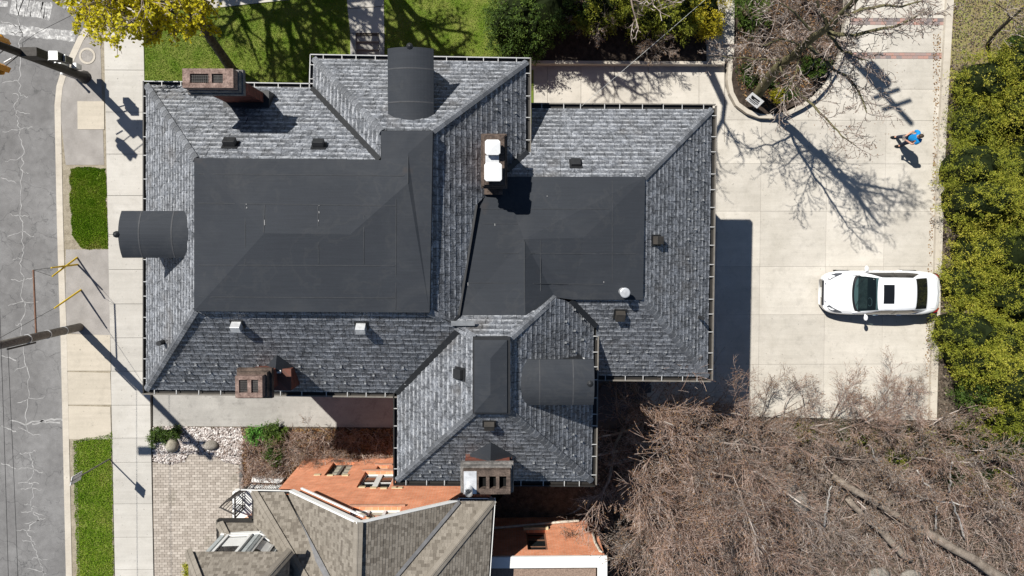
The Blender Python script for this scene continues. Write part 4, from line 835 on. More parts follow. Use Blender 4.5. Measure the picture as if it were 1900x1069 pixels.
# walls with real window openings
def holed_wall(parent, mat, y, xa, xb, z0, topf, breaks, holes, depth=.2):
    """north-facing wall at y; holes: (x0,x1,z0,z1)"""
    xs_ = sorted(set([xa, xb] + [b for b in breaks if xa < b < xb] + [e for h in holes for e in h[:2]])); m = MB()
    for a, b in zip(xs_[:-1], xs_[1:]):
        hs = sorted([h for h in holes if h[0] <= a + 1e-6 and h[1] >= b - 1e-6], key=lambda h: h[2]); z = z0
        for h in hs: m.poly([(b, y, z), (a, y, z), (a, y, h[2]), (b, y, h[2])]); z = h[3]
        m.poly([(b, y, z), (a, y, z), (a, y, topf(a)), (b, y, topf(b))])
    for x0, x1, h0, h1 in holes:
        yb = y - depth
        for q in ([(x0, y, h0), (x1, y, h0), (x1, yb, h0), (x0, yb, h0)], [(x0, y, h1), (x0, yb, h1), (x1, yb, h1), (x1, y, h1)], [(x0, y, h0), (x0, yb, h0), (x0, yb, h1), (x0, y, h1)], [(x1, y, h0), (x1, y, h1), (x1, yb, h1), (x1, yb, h0)]): m.poly(q)
    return m.build('wall', mat, parent)
YW = -9.32; wp = (Vector((0, 1, 0)), Vector((0, YW, 0)))
def wx(px, py): p = Uplane(px, py, wp); return p.x, p.z
pk = wx(665, 970); xl, xr = -8.1, -.42
def gtop(x):
    zl, zr = 4.1, 4.75
    return zl + (pk[1] - zl) * (x + 7.45) / (pk[0] + 7.45) - .05 if -7.45 < x < pk[0] else (zl - .1 if x <= -7.45 else (pk[1] + (zr - pk[1]) * (x - pk[0]) / (-1.49 - pk[0]) - .05 if x < -1.49 else zr - .08))
def hole(a, b, c): (x0, z0), (x1, _), (_, z1) = wx(*a), wx(*b), wx(*c); return (x0, x1, z0, z1)
H1 = hole((619, 858), (658, 858), (640, 882)); H2 = hole((678, 875), (735, 875), (735, 904)); H3 = hole((701, 864), (722, 864), (715, 871)); H4 = hole((655, 941), (745, 941), (690, 957))
holed_wall(nb, 'brick_orange', YW, xl, xr, -.6, gtop, [-7.45, pk[0], -1.49], [H1, H2, H3, H4])
m = MB(); m.poly([(xl, YW, -.6), (xl, YW - 8, -.6), (xl, YW - 8, 4), (xl, YW, 4)]); m.poly([(xr, YW, -.6), (xr, YW, 4.7), (xr, YW - 8, 4.7), (xr, YW - 8, -.6)]); m.build('wall', 'brick_wall', nb)
def window(h, frame, pane, mull=1, blind=None, bars=2, mw=.05, dep=.14, y=YW, par=None):
    x0, x1, z0, z1 = h; yb = y - dep; m = MB(); fw = .06
    m.box(x0, x0 + fw, yb - .04, yb + .03, z0, z1); m.box(x1 - fw, x1, yb - .04, yb + .03, z0, z1); m.box(x0 + fw, x1 - fw, yb - .04, yb + .03, z0, z0 + fw); m.box(x0 + fw, x1 - fw, yb - .04, yb + .03, z1 - fw, z1)
    for i in range(mull): x = x0 + (x1 - x0) * (i + 1) / (mull + 1); m.box(x - mw, x + mw, yb - .04, yb + .04, z0 + fw, z1 - fw)
    w = m.build('window', frame, par or nb); ws = (x1 - x0) / (mull + 1)
    for i in range(mull + 1):
        a, b = x0 + ws * i + fw, x0 + ws * (i + 1) - fw; m = MB(); m.box(a, b, yb - .035, yb - .025, z0 + fw, z1 - fw); m.build('pane', pane, w)
        m = MB()
        for k in range(1, bars + 1): z = z0 + (z1 - z0) * k / (bars + 1); m.box(a, b, yb - .02, yb + .005, z - .015, z + .015)
        if bars: m.build('glazing_bar', frame, w)
    return w
window(H1, 'gutter_brown', 'blind', 1, bars=3); window(H2, 'white_paint', 'glass_dark', 1, bars=1, mw=.10); window(H3, 'blind', 'blind', 0, bars=0); window(H4, 'white_paint', 'blind', 2, bars=0)
for h in (H1, H2, H3, H4): m = MB(); m.box(h[0] - .12, h[1] + .12, YW - .02, YW + .07, h[2] - .09, h[2] - .01); m.build('sill', 'sill', nb)
for (x, y) in ((589, 881), (613, 882), (641, 882), (672, 904), (693, 905), (712, 906), (733, 905), (741, 905), (687, 960)):
    a, b = wx(x, y); m = MB(); m.box(a - .12, a + .12, YW - .02, YW + .03, b - .05, b + .09); m.build('stone_block', 'stone_block', nb)
# bay with white windows
ZB0, ZB1 = 4.35, 6.0
bp = [U(412, 993, ZB0), U(483, 991, ZB0), U(519, 1010, ZB0), U(543, 1013, ZB0), U(540, 1150, ZB0), U(412, 1150, ZB0)]
m = MB(); m.prism(ccw2([Vector((p.x, p.y, ZB1)) for p in bp]), ZB1 - ZB0 + .6); bay = m.build('bay', 'grey_paint', nb)
def on_wall(a, b, t0, t1, z0, z1, dep, mat, name):
    d = (b - a); n = Vector((-d.y, d.x, 0)).normalized(); n = n if n.y > 0 else -n; A, B = a + d * t0, a + d * t1; m = MB(); m.obox(Vector(((A.x + B.x) / 2, (A.y + B.y) / 2, (z0 + z1) / 2)) + n * dep / 2, (B - A) / 2, n * dep / 2, (0, 0, (z1 - z0) / 2)); return m.build(name, mat, bay)
for i, (a, b) in enumerate(zip(bp[:3], bp[1:4])):
    on_wall(a, b, -.01, 1.01, ZB0 - .05, ZB0 + .1, .09, 'white_paint', 'cornice'); on_wall(a, b, 0, .1, ZB0 + .1, ZB1, .05, 'grey_paint', 'corner_board'); on_wall(a, b, .9, 1, ZB0 + .1, ZB1, .05, 'grey_paint', 'corner_board')
    if i < 2:
        on_wall(a, b, .22, .78, ZB0 + .18, ZB1 - .1, .03, 'glass_dark', 'pane')
        for t0, t1 in ((.17, .24), (.76, .83)): on_wall(a, b, t0, t1, ZB0 + .14, ZB1 - .06, .09, 'white_paint', 'window_jamb')
        on_wall(a, b, .24, .76, ZB0 + .14, ZB0 + .22, .085, 'white_paint', 'window_sill'); on_wall(a, b, .26, .74, ZB0 + .3, ZB0 + .95, .034, 'white_paint', 'blind')
# flat-roofed rear wing
YX = U(1000, 1036, 3.6).y; wp2 = (Vector((0, 1, 0)), Vector((0, YX, 0))); xa, xb = -.42, U(1126, 1040, 3.6).x
def wx2(px, py): p = Uplane(px, py, wp2); return p.x, p.z
(a0, z0), (a1, _), (_, z1) = wx2(976, 984), wx2(1012, 984), wx2(1000, 1020); H5 = (a0, a1, z0, z1)
(b0, z2), (b1, _), (_, z3) = wx2(978, 945), wx2(1010, 945), wx2(1000, 957); H6 = (b0, b1, z2, z3)
holed_wall(nb, 'brick_orange', YX, xa, xb - .05, -.6, lambda x: 3.5, [], [H5, H6]); window(H5, 'rust', 'glass_dark', 0, bars=2, y=YX); window(H6, 'gutter_brown', 'glass_dark', 0, bars=0, y=YX)
m = MB(); m.box(H5[0] - .1, H5[1] + .12, YX, YX + .1, H5[2] - .16, H5[2] - .02); m.build('sill', 'stone_block', nb)
m = MB(); m.poly([(xb - .05, YX, -.6), (xb - .05, YX - 7, -.6), (xb - .05, YX - 7, 3.5), (xb - .05, YX, 3.5)][::-1]); m.build('wall', 'brick_wall', nb)
m = MB(); m.box(xa + .02, xb + .02, YX - .36, YX + .06, 3.50, 3.62); m.build('coping', 'white_paint', nb, bevel=.015); m = MB(); m.box(xb - .34, xb + .02, YX - 7, YX - .364, 3.50, 3.615); m.build('coping', 'white_paint', nb, bevel=.015)
m = MB(); m.box(xa, xb - .36, YX - 7, YX - .365, 3.2, 3.34); m.build('flat_roof', 'roof_gravel', nb)
def on2(px, py): p = Uplane(px, py, wp2); return Vector((p.x, YX + .07, p.z))
m = MB(); m.tube([on2(915, 983), on2(985, 977), on2(1074, 969)], .05, 8); m.build('drain_pipe', 'beige_pipe', nb); m = MB(); m.tube([on2(1098, 985), on2(1104, 1010), on2(1113, 1026), on2(1118, 1028)], .045, 8); m.build('drain_pipe', 'beige_pipe', nb)
# stoop, railing, lattice
st = thing('stoop', U(452, 935, 0), 'white concrete entrance stoop beside the pavers under the tan roof', 'stoop')
m = MB(); m.prism(G([(431, 913), (500, 905), (500, 975), (431, 964)], .35), .9); m.build('landing', 'white_paint', st, bevel=.02); m = MB(); m.prism(G([(447, 966), (500, 935), (500, 985), (447, 985)], .5), 1.0); m.build('brick_pier', 'brick_orange', st)
rl = thing('railing', U(436, 925, .35), 'black metal railing with pickets beside the white stoop', 'railing')
def rail(a, b, za, zb, n):
    A, B = U(*a, za), U(*b, zb); up = Vector((0, 0, .92)); m = MB(); m.tube([A + up, B + up], .035, 6); m.build('handrail', 'iron', rl); m = MB(); m.tube([A + up * .1, B + up * .1], .022, 6); m.build('bottom_rail', 'iron', rl)
    for i in range(n + 1): p = A + (B - A) * i / n; m = MB(); r_ = .032 if i in (0, n) else .014; m.tube([p, p + up * (1.04 if i in (0, n) else 1)], r_, 6); m.build('picket', 'iron', rl)
rail((438, 914), (466, 897), .35, .35, 7); rail((452, 944), (452, 906), .35, .35, 8); rail((452, 938), (425, 925), .35, .05, 6)
la = thing('lattice_screen', U(492, 905, 0), 'dark lattice screen with white ledge beside the orange brick wall', 'screen'); m = MB(); m.prism(G([(468, 886), (525, 890), (520, 897), (466, 895)], .25), .5); m.build('ledge', 'white_paint', la)
A, B = U(470, 899, .1), U(520, 900, .1)
for k in range(13):
    for s in (-1, 1): p = A + (B - A) * (k / 12); m = MB(); m.tube([p + Vector((-.16 * s, 0, 0)), p + Vector((.16 * s, 0, .42))], .016, 4); m.build('slat', 'white_paint', la)
m = MB(); m.box(A.x - .1, B.x + .1, A.y - .08, A.y - .04, .0, .5); m.build('backing', 'wood_dark', la)
# ------------------------------------------------------------------ car
cx0, cyc = U(1524, 542, .45).x, U(1620, 543, .65).y; CL = 4.62
car = thing('parked_car', (cx0 + CL / 2, cyc, 0), 'white sedan with dark sunroof parked on the concrete driveway', 'car')
def interp(tab, s):
    if s <= tab[0][0]: return tab[0][1:]
    for a, b in zip(tab[:-1], tab[1:]):
        if s <= b[0]: t = (s - a[0]) / (b[0] - a[0]); return tuple(p + (q - p) * t for p, q in zip(a[1:], b[1:]))
    return tab[-1][1:]
def smooth_tab(tab, n=60):
    from mathutils import Vector as V_
    S = np.linspace(tab[0][0], tab[-1][0], n); out = []
    for s in S:
        w = 0; acc = np.zeros(len(tab[0]) - 1)
        for d, k in ((-.07, .25), (0, .5), (.07, .25)): acc += k * np.array(interp(tab, min(max(s + d, tab[0][0]), tab[-1][0])))
        out.append((s, *acc))
    return out
bt = smooth_tab([(0, .50, .50), (.03, .62, .58), (.12, .74, .66), (.3, .83, .735), (.6, .885, .80), (1.0, .90, .875), (1.3, .90, .92), (2, .90, .95), (3, .90, .97), (3.6, .895, 1.0), (4.0, .875, 1.03), (4.35, .80, 1.01), (4.55, .70, .95), (4.62, .60, .80)], 70)
def carp(s, y, z): return Vector((cx0 + s, cyc + y, z))
m = MB(); sec = []
for s, hw, zt in bt:
    pr = [(hw * .90, .20), (hw * .97, .34), (hw, .55), (hw * .985, max(.56, zt - .16)), (hw * .94, zt - .06), (hw * .80, zt - .005), (hw * .45, zt + .02)]
    sec.append([carp(s, -a, b) for a, b in pr] + [carp(s, 0, zt + .03)] + [carp(s, a, b) for a, b in pr[::-1]])
for q in sec: m.v += [tuple(p) for p in q]
k = len(sec[0])
for i in range(len(sec) - 1):
    for j in range(k - 1): m.f.append((i * k + j, i * k + j + 1, (i + 1) * k + j + 1, (i + 1) * k + j)); m.c.append(.5)
m.f.append(tuple(range(k))); m.f.append(tuple(range((len(sec) - 1) * k + k - 1, (len(sec) - 1) * k - 1, -1))); m.c += [.5, .5]
body = m.build('body', 'car_white', car, smooth=True)
def btop(s_, y_): hw, zt = interp(bt, s_); u_ = abs(y_) / hw; return carp(s_, y_, (zt + .03 - .022 * u_) if u_ < .45 else (zt + .02 - .028 * (u_ - .45) / .35 if u_ < .8 else zt - .008 - .055 * (u_ - .8) / .14))
gt = smooth_tab([(1.02, .70, .90), (1.10, .72, .93), (1.75, .62, 1.37), (1.95, .60, 1.425), (2.5, .60, 1.455), (3.0, .59, 1.44), (3.35, .58, 1.39), (4.0, .60, 1.06), (4.15, .60, 1.0)], 50)
def gsec(s):
    ht, zt = interp(gt, s); zb = .92; hb = .855 - .10 * max(0, (s - 3.2)) - .12 * max(0, 1.5 - s); zt = max(zt, zb + .01)
    h = [(hb, zb), (hb * .55 + ht * .45 + .015, zb + (zt - zb) * .52), (ht + .05, zt - .06 * min(1, (zt - zb) / .3)), (ht * .93, zt - .012), (ht * .5, zt + .012), (0, zt + .02)]
    return h
def gpt(s, t, off=0.0):
    """t in [-5,5]: index across the section"""
    h = gsec(s); a = min(abs(t), 5); u = 5 - a; i = min(int(u), 4); f_ = u - i; p = (h[i][0] + (h[i + 1][0] - h[i][0]) * f_, h[i][1] + (h[i + 1][1] - h[i][1]) * f_); sg_ = -1 if t < 0 else 1
    return carp(s, sg_ * p[0], p[1])
def gpatch(name, s0, s1, t0, t1, ns, nt, off, mat, parent=None):
    """patch on the greenhouse shell, pushed outward by off; s0/s1 functions of t"""
    m = MB(); pts = []
    for i in range(ns + 1):
        row = []
        for j in range(nt + 1):
            t_ = t0 + (t1 - t0) * j / nt; a, b = (s0(t_) if callable(s0) else s0), (s1(t_) if callable(s1) else s1); s = a + (b - a) * i / ns; e = .01
            p = gpt(s, t_); du = gpt(s + e, t_) - gpt(s - e, t_); dv = gpt(s, min(5, t_ + .05)) - gpt(s, max(-5, t_ - .05)); n = du.cross(dv).normalized(); n = n if n.z > 0 or abs(n.z) < .2 and n.y * (p.y - cyc) > 0 else -n
            row.append(p + n * off)
        pts.append(row)
    for r_ in pts: m.v += [tuple(p) for p in r_]
    k = nt + 1
    for i in range(ns):
        for j in range(nt): m.f.append((i * k + j, i * k + j + 1, (i + 1) * k + j + 1, (i + 1) * k + j)); m.c.append(.5)
    return m.build(name, mat, parent or car, smooth=True)
gpatch('roof', 1.76, 3.42, -2.95, 2.95, 30, 24, 0, 'car_white'); gpatch('rear_deck', 3.92, 4.14, -2.95, 2.95, 4, 16, 0, 'car_white')
for sg_ in (-1, 1): gpatch('side_frame', 1.04, 4.14, sg_ * 2.7, sg_ * 5, 50, 12, 0, 'car_white')
m = MB(); m.obox(carp(2.6, 0, .99), (1.35, 0, 0), (0, .66, 0), (0, 0, .012)); it = m.build('interior', 'car_black', car); m = MB(); m.obox(carp(1.42, 0, 1.02), (.16, 0, .02), (0, .62, 0), (0, 0, .02)); m.build('dashboard', 'cap_stone_grey', it, bevel=.01)
for y_ in (-.34, .34): m = MB(); m.obox(carp(2.12, y_, 1.06), (.07, 0, .03), (0, .2, 0), (-.02, 0, .1)); m.build('seat', 'cap_stone_grey', it, bevel=.03)
m = MB(); m.tube([carp(1.68 + .03 * math.cos(q_), -.34 + .17 * math.sin(q_), 1.06 + .1 * math.cos(q_)) for q_ in [6.2832 * i_ / 14 for i_ in range(15)]], .016, 6); m.build('steering_wheel', 'galv', it)
gpatch('windshield', lambda t_: 1.08 + .028 * t_ * t_, lambda t_: 1.80 + .010 * t_ * t_, -2.75, 2.75, 10, 14, .007, 'car_glass'); gpatch('cowl', lambda t_: 1.00 + .028 * t_ * t_, lambda t_: 1.09 + .028 * t_ * t_, -2.9, 2.9, 2, 14, .010, 'car_black')
gpatch('rear_window', lambda t_: 3.38 - .006 * t_ * t_, lambda t_: 3.98 - .004 * t_ * t_, -2.6, 2.6, 10, 12, .007, 'car_privacy'); gpatch('sunroof', 2.02, 2.44, -1.3, 1.3, 4, 8, .006, 'car_privacy')
for sg_ in (-1, 1):
    w = gpatch('side_window', lambda t_: 1.42 + .34 * (4.75 - abs(t_)), lambda t_: 3.75 - .30 * (4.75 - abs(t_)), sg_ * 4.72, sg_ * 3.05, 20, 5, .006, 'car_privacy')
    gpatch('pillar', lambda t_: 2.55, lambda t_: 2.66, sg_ * 4.72, sg_ * 3.1, 2, 5, .010, 'car_black', w)
    for s in (.88, 3.62):
        m = MB(); c = carp(s, sg_ * .80, .315); m.tube([c - Vector((0, .1, 0)), c + Vector((0, .1, 0))], .315, 24); wl = m.build('wheel', 'tyre', car); m = MB(); m.tube([c + Vector((0, sg_ * .08, 0)), c + Vector((0, sg_ * .108, 0))], .21, 10); m.build('rim', 'alloy', wl)
    m = MB(); q = carp(1.58, sg_ * .99, .96); m.ball(q, (.085, .13, .07), 10, 6); m.obox(carp(1.56, sg_ * .88, .93), (.03, 0, 0), (0, .06, 0), (0, 0, .02)); m.build('mirror', 'car_white', car, smooth=True)
    m = MB(); hp = [((.13, .55), (.22, .50)), ((.19, .66), (.32, .585)), ((.30, .75), (.46, .665)), ((.45, .80), (.62, .735)), ((.66, .815), (.70, .80))]
    for (p0, p1), (q0, q1) in zip(hp[:-1], hp[1:]):
        Z = [btop(e[0], sg_ * e[1]) + Vector((0, 0, .012)) for e in (p0, p1, q1, q0)]; m.poly(ccw2(Z))
    m.build('headlight', 'car_lampd', car)
    m = MB(); P = [carp(4.36, sg_ * .815, .90), carp(4.50, sg_ * .755, .93), carp(4.615, sg_ * .62, .88), carp(4.64, sg_ * .62, .78), carp(4.52, sg_ * .77, .78), carp(4.37, sg_ * .835, .78)]; m.poly(P); m.poly([p + Vector((-.01, -sg_ * .02, 0)) for p in P[::-1]]); m.build('tail_light', 'car_red', car)
    for s in (2.05, 3.0): m = MB(); m.obox(carp(s, sg_ * .905, .80), (.10, 0, 0), (0, .018, 0), (0, 0, .014)); m.build('door_handle', 'car_white', car)
m = MB(); m.obox(carp(.02, 0, .50), (.03, 0, .01), (0, .50, 0), (-.02, 0, .10)); m.build('grille', 'car_black', car); m = MB(); m.obox(carp(.10, 0, .625), (.035, 0, .02), (0, .40, 0), (-.004, 0, .012)); m.build('grille_trim', 'grille_blue', car); m = MB(); m.obox(carp(-.005, 0, .42), (.012, 0, 0), (0, .20, 0), (0, 0, .05)); m.build('number_plate', 'white_paint', car)
for nm, pts in (('shut_line', [(.24, -.62), (.6, -.74), (1.05, -.76)]), ('shut_line', [(.24, .62), (.6, .74), (1.05, .76)]), ('shut_line', [(.20, -.60), (.17, -.3), (.165, 0), (.17, .3), (.20, .60)]), ('shut_line', [(4.16, -.62), (4.40, -.60), (4.48, 0), (4.40, .60), (4.16, .62)])):
    P = sum([[(a[0] + (b[0] - a[0]) * i / 6, a[1] + (b[1] - a[1]) * i / 6) for i in range(6)] for a, b in zip(pts[:-1], pts[1:])], []) + [pts[-1]]; m = MB(); m.tube([btop(*p) + Vector((0, 0, .001)) for p in P], .006, 4); m.build(nm, 'car_black', car)
for sg_, y0 in ((0, -.35), (1, .2)): m = MB(); m.tube([gpt(1.16, y0 * 4) + Vector((0, 0, .02)), gpt(1.40 if sg_ else 1.3, y0 * 4 + 1.3) + Vector((0, 0, .025))], .008, 5); m.build('wiper', 'car_black', car)
# ------------------------------------------------------------------ person
def skin_obj(name, verts, edges, radii, mat, parent, root=0, sub=2):
    me = bpy.data.meshes.new(name); off = OFF[parent.name]; me.from_pydata([tuple(Vector(v) - off) for v in verts], edges, []); me.materials.append(MAT[mat]); o = bpy.data.objects.new(name, me); COL.objects.link(o); o.parent = parent; OFF[o.name] = off
    md = o.modifiers.new('skin', 'SKIN'); md.use_smooth_shade = True; bm_l = me.skin_vertices[0].data if me.skin_vertices else None
    if bm_l is None:
        import bmesh; bm = bmesh.new(); bm.from_mesh(me); bm.verts.layers.skin.verify(); bm.to_mesh(me); bm.free(); bm_l = me.skin_vertices[0].data
    for i, r_ in enumerate(radii): bm_l[i].radius = (r_, r_) if not hasattr(r_, '__len__') else r_; bm_l[i].use_root = (i == root)
    sm = o.modifiers.new('sub', 'SUBSURF'); sm.levels = sm.render_levels = sub; return o
fR, fL = U(1660, 254.5, .05), U(1667.5, 271, .05)      # right foot (north), left foot (south); the person faces -x
pc = Vector(((fR.x + fL.x) / 2 + .04, (fR.y + fL.y) / 2, 0)); person = thing('person', pc, 'person in blue T-shirt and dark jeans holding a small controller on the driveway', 'person')
def pp_(x, y, z): return pc + Vector((x, y, z))
hR, hL = pp_(.0, .09, .92), pp_(.0, -.09, .92); kR, kL = pp_((fR.x - pc.x) * .5 - .02, (fR.y - pc.y) * .75, .50), pp_((fL.x - pc.x) * .5 - .02, (fL.y - pc.y) * .75, .50); aR, aL = Vector((fR.x + .06, fR.y, .09)), Vector((fL.x + .06, fL.y, .09))
sh = 1.43; V = [pp_(.0, 0, .95), pp_(.02, 0, 1.15), pp_(.02, 0, 1.36), pp_(.0, 0, 1.50), pp_(-.03, 0, 1.60), pp_(-.045, 0, 1.70)]; E_ = [(0, 1), (1, 2), (2, 3), (3, 4), (4, 5)]; RD = [.15, .14, .15, .058, .088, .078]
def add(par, p, r_): V.append(p); RD.append(r_); E_.append((par, len(V) - 1)); return len(V) - 1
for sg_, hip_, kn, an, ft in ((1, hR, kR, aR, fR), (-1, hL, kL, aL, fL)):
    i = add(0, hip_, .095); i = add(i, kn, .06); i = add(i, an, .042); add(i, Vector((ft.x - .14, ft.y, .05)), .035)
    s_ = pp_(.02, sg_ * .19, sh); el = pp_(-.06, sg_ * .25, 1.15); wr = pp_(-.27, sg_ * .10, 1.13)
    i = add(2, s_, .065); i = add(i, el, .044); i = add(i, wr, .03); hd = wr + Vector((-.07, -sg_ * .015, 0)); j = add(i, hd, .032)
    for q in range(4):
        f0 = hd + Vector((-.03, -sg_ * .01, .028 - .018 * q)); a_ = add(j, f0, .010); a_ = add(a_, f0 + Vector((-.03, -sg_ * .018, 0)), .009); add(a_, f0 + Vector((-.025, -sg_ * (.045 - .004 * q), 0)), .008)
    a_ = add(i, wr + Vector((-.035, -sg_ * .03, .03)), .011); add(a_, wr + Vector((-.07, -sg_ * .05, .042)), .009)
bd = skin_obj('body', V, E_, RD, 'skin', person)
skin_obj('shirt', [pp_(.0, 0, .93), pp_(.02, 0, 1.15), pp_(.02, 0, 1.38), pp_(.02, .10, 1.44), pp_(.02, -.10, 1.44), pp_(.02, .20, 1.43), pp_(.02, -.20, 1.43), pp_(-.02, .25, 1.27), pp_(-.02, -.25, 1.27)], [(0, 1), (1, 2), (2, 3), (2, 4), (3, 5), (4, 6), (5, 7), (6, 8)], [(.17, .19), (.165, .18), (.15, .17), .10, .10, .085, .085, .066, .066], 'shirt', person)
jv = [pp_(0, 0, .95), hR, kR, aR + Vector((.02, 0, -.02)), hL, kL, aL + Vector((.02, 0, -.02))]; skin_obj('jeans', jv, [(0, 1), (1, 2), (2, 3), (0, 4), (4, 5), (5, 6)], [.15, .112, .085, .07, .112, .085, .07], 'jeans', person)
for ft in (fR, fL): m = MB(); m.ball(Vector((ft.x - .03, ft.y, .05)), (.155, .055, .055), 12, 8); m.build('shoe', 'shoe', person, smooth=True)
m = MB(); m.ball(pp_(-.03, 0, 1.705), (.105, .085, .085), 12, 8); m.build('hair', 'hair', person, smooth=True); m = MB(); m.ball(pp_(-.135, 0, 1.63), (.02, .016, .024), 8, 6); m.build('nose', 'skin', person, smooth=True)
m = MB(); m.obox(pp_(-.385, 0, 1.14), (.05, 0, .01), (0, .10, 0), (-.002, 0, .018)); m.build('controller', 'cap_stone_grey', None, bevel=.006, label='small grey remote controller held by the person in blue', category='controller')
# ------------------------------------------------------------------ utility pole at the street with sidewalk guys
ub = U(148, 607, 0); up = thing('utility_pole', ub, 'weathered grey utility pole rising from the boulevard above the apron slabs', 'utility pole', 'utility poles')
m = MB(); m.tube([ub + Vector((0, 0, -.2)), ub + Vector((0, 0, 4)), ub + Vector((0, 0, 9.4))], [.165, .15, .11], 16); m.build('pole', 'pole_grey', up, smooth=True)
for z in (1.0, 2.0, 3.1): m = MB(); m.tube([ub + Vector((0, 0, z)), ub + Vector((0, 0, z + .05))], .172, 16); m.build('band', 'galv', up)
se = U(62, 501, 2.65); m = MB(); m.tube([Vector((ub.x, ub.y + .1, 2.65)), se], .033, 8); m.build('guy_strut', 'rust', up)
m = MB(); m.obox(ub + Vector((-.05, -.22, 3.35)), (.015, 0, 0), (0, .03, 0), (0, 0, .75)); m.build('notice_board', 'black_plastic', up)
m = MB(); m.tube([ub + Vector((.0, 0, 8.9)), ub + Vector((-1.3, .1, 9.2)), ub + Vector((-2.2, .15, 9.2))], .03, 8); la_ = m.build('lamp_arm', 'galv', up); m = MB(); m.obox(ub + Vector((-2.45, .17, 9.15)), (.36, 0, 0), (0, .16, 0), (0, 0, .05)); m.build('luminaire', 'vent_brown', la_)
for z, s in ((8.3, .5), (9.1, .35)): m = MB(); m.obox(ub + Vector((0, 0, z)), (s, 0, 0), (0, .05, 0), (0, 0, .06)); m.build('cross_arm', 'pole_grey', up)
for i, ((ax_, ay_), (bx, by), z) in enumerate((((143, 478), (97, 513), 1.75), ((144, 491), (95, 497), 1.7), ((150, 538), (101, 572), 1.75))):
    a, b = U(ax_, ay_, 0), U(bx, by, z); d = (b - a)
    gw = thing('guy_wire', a, ['yellow guarded guy wire, uppermost of the three by the kerb, crossing the other', 'yellow guarded guy wire crossed by another one beside the kerb', 'lone yellow guarded guy wire nearest the grey utility pole'][i], 'guy wire', 'guy wires by the kerb')
    m = MB(); m.tube([a, a + d * .5, b], [.038, .038, .03], 8); m.build('guard', 'yellow_plastic', gw); m = MB(); m.tube([b, (se if i < 2 else ub + Vector((0, 0, 5.5)))], .008, 4); m.build('wire', 'cable', gw)
# overhead cables
for (xo, z, y0, y1, lab) in ((-.02, 4.1, -30, ub.y, 'thin lower overhead cable along the street above the road edge'), (.62, 5.5, -30, 6.3, 'dark higher overhead cable along the street at the left edge')):
    P = [Vector((ub.x + xo, y0 + (y1 - y0) * i / 20, z - .25 * math.sin(math.pi * i / 20))) for i in range(21)]; m = MB(); m.tube(P, .008, 5); m.build('overhead_cable', 'cable', label=lab, category='cable', group='cables along the street')
# ------------------------------------------------------------------ traffic signal pole
sb = U(157, 143, 0); sp = thing('signal_pole', sb, 'dark traffic signal pole at the street corner with signal heads', 'signal pole')
m = MB(); m.tube([sb, sb + Vector((0, 0, .25)), sb + Vector((0, 0, 4.2)), sb + Vector((0, 0, 6.6))], [.19, .16, .135, .12], 14); m.build('pole', 'pole_dark', sp, smooth=True)
m = MB(); m.lathe(sb, [(.26, 0), (.26, .05), (.2, .12), (.15, .3)], 12); m.build('base', 'vent_brown', sp)
m = MB(); m.obox(sb + Vector((-.05, .26, 1.35)), (.13, 0, 0), (0, .12, 0), (0, 0, .26)); bx_ = m.build('control_box', 'galv', sp, bevel=.01); m = MB(); m.obox(sb + Vector((.2, .22, .85)), (.1, 0, 0), (0, .1, 0), (0, 0, .18)); m.build('control_box', 'galv', sp, bevel=.01)
m = MB(); m.obox(sb + Vector((.0, .19, 2.3)), (.02, 0, 0), (0, .02, 0), (0, 0, .5)); m.build('conduit', 'galv', sp)
def sighead(o, face, n, mat, arm=True):
    f_ = Vector(face).normalized(); s = Vector((-f_.y, f_.x, 0)); m = MB(); h = .17 * n; m.obox(o, s * .16, f_ * .10, (0, 0, h)); sh_ = m.build('signal_head', mat, sp, bevel=.015)
    for k in range(n):
        c = o + Vector((0, 0, h - .17 - .34 * k)) + f_ * .1; m = MB(); q = [c + s * (.125 * math.cos(t_)) + Vector((0, 0, .125 * math.sin(t_))) for t_ in [math.pi * (-.15 + 1.3 * i / 10) for i in range(11)]]
        b = len(m.v); m.v += [tuple(p) for p in q] + [tuple(p + f_ * (.2 - .02 * abs(i - 5))) for i, p in enumerate(q)]
        for i in range(10): m.f.append((i, i + 1, 12 + i, 11 + i)); m.c.append(.5)
        m.build('visor', mat, sh_); m = MB(); m.tube([c, c + f_ * .012], .11, 14); m.build('lens', 'black_plastic', sh_)
    if arm:
        for dz in (-h * .7, h * .7): m = MB(); m.tube([Vector((sb.x, sb.y, o.z + dz)), o + Vector((0, 0, dz))], .02, 6); m.build('bracket', 'pole_dark', sh_)
sighead(U(-8, 74, 4.1), (-.6, 1, 0), 3, 'signal_yellow'); sighead(U(-8, 121, 4.05), (-.5, -1, 0), 3, 'signal_yellow')
for px_, py_, z_, e_ in ((99, 103, 2.7, .15), (115, 108, 2.35, .12)):
    c_ = U(px_, py_, z_); m = MB(); m.obox(c_ - Vector((0, 0, .24)), (e_, 0, 0), (0, e_, 0), (0, 0, .22)); pd = m.build('pedestrian_signal', 'black_plastic', sp, bevel=.01); m = MB(); m.obox(c_, (e_ + .01, 0, 0), (0, e_ + .01, 0), (0, 0, .02)); m.build('hood', 'galv', pd); m = MB(); m.tube([c_ - Vector((0, 0, .2)), Vector((sb.x, sb.y, z_ - .2))], .025, 6); m.build('bracket', 'galv', pd)
m = MB(); m.obox(sb + Vector((.35, .02, 3.55)), (.3, 0, 0), (0, .16, 0), (0, 0, .3)); m.build('cabinet', 'pole_dark', sp, bevel=.02); m = MB(); m.tube([U(8, 116, 3.5), U(22, 108, 3.5)], .03, 6); m.build('bracket', 'white_metal', sp)
m = MB(); m.tube([U(42, 88, 3.2), U(41, 80, 4.), U(70, 60, 4.4), U(130, 30, 5.2), U(220, -40, 6.)], .008, 4); m.build('signal_cable', 'cable', sp)
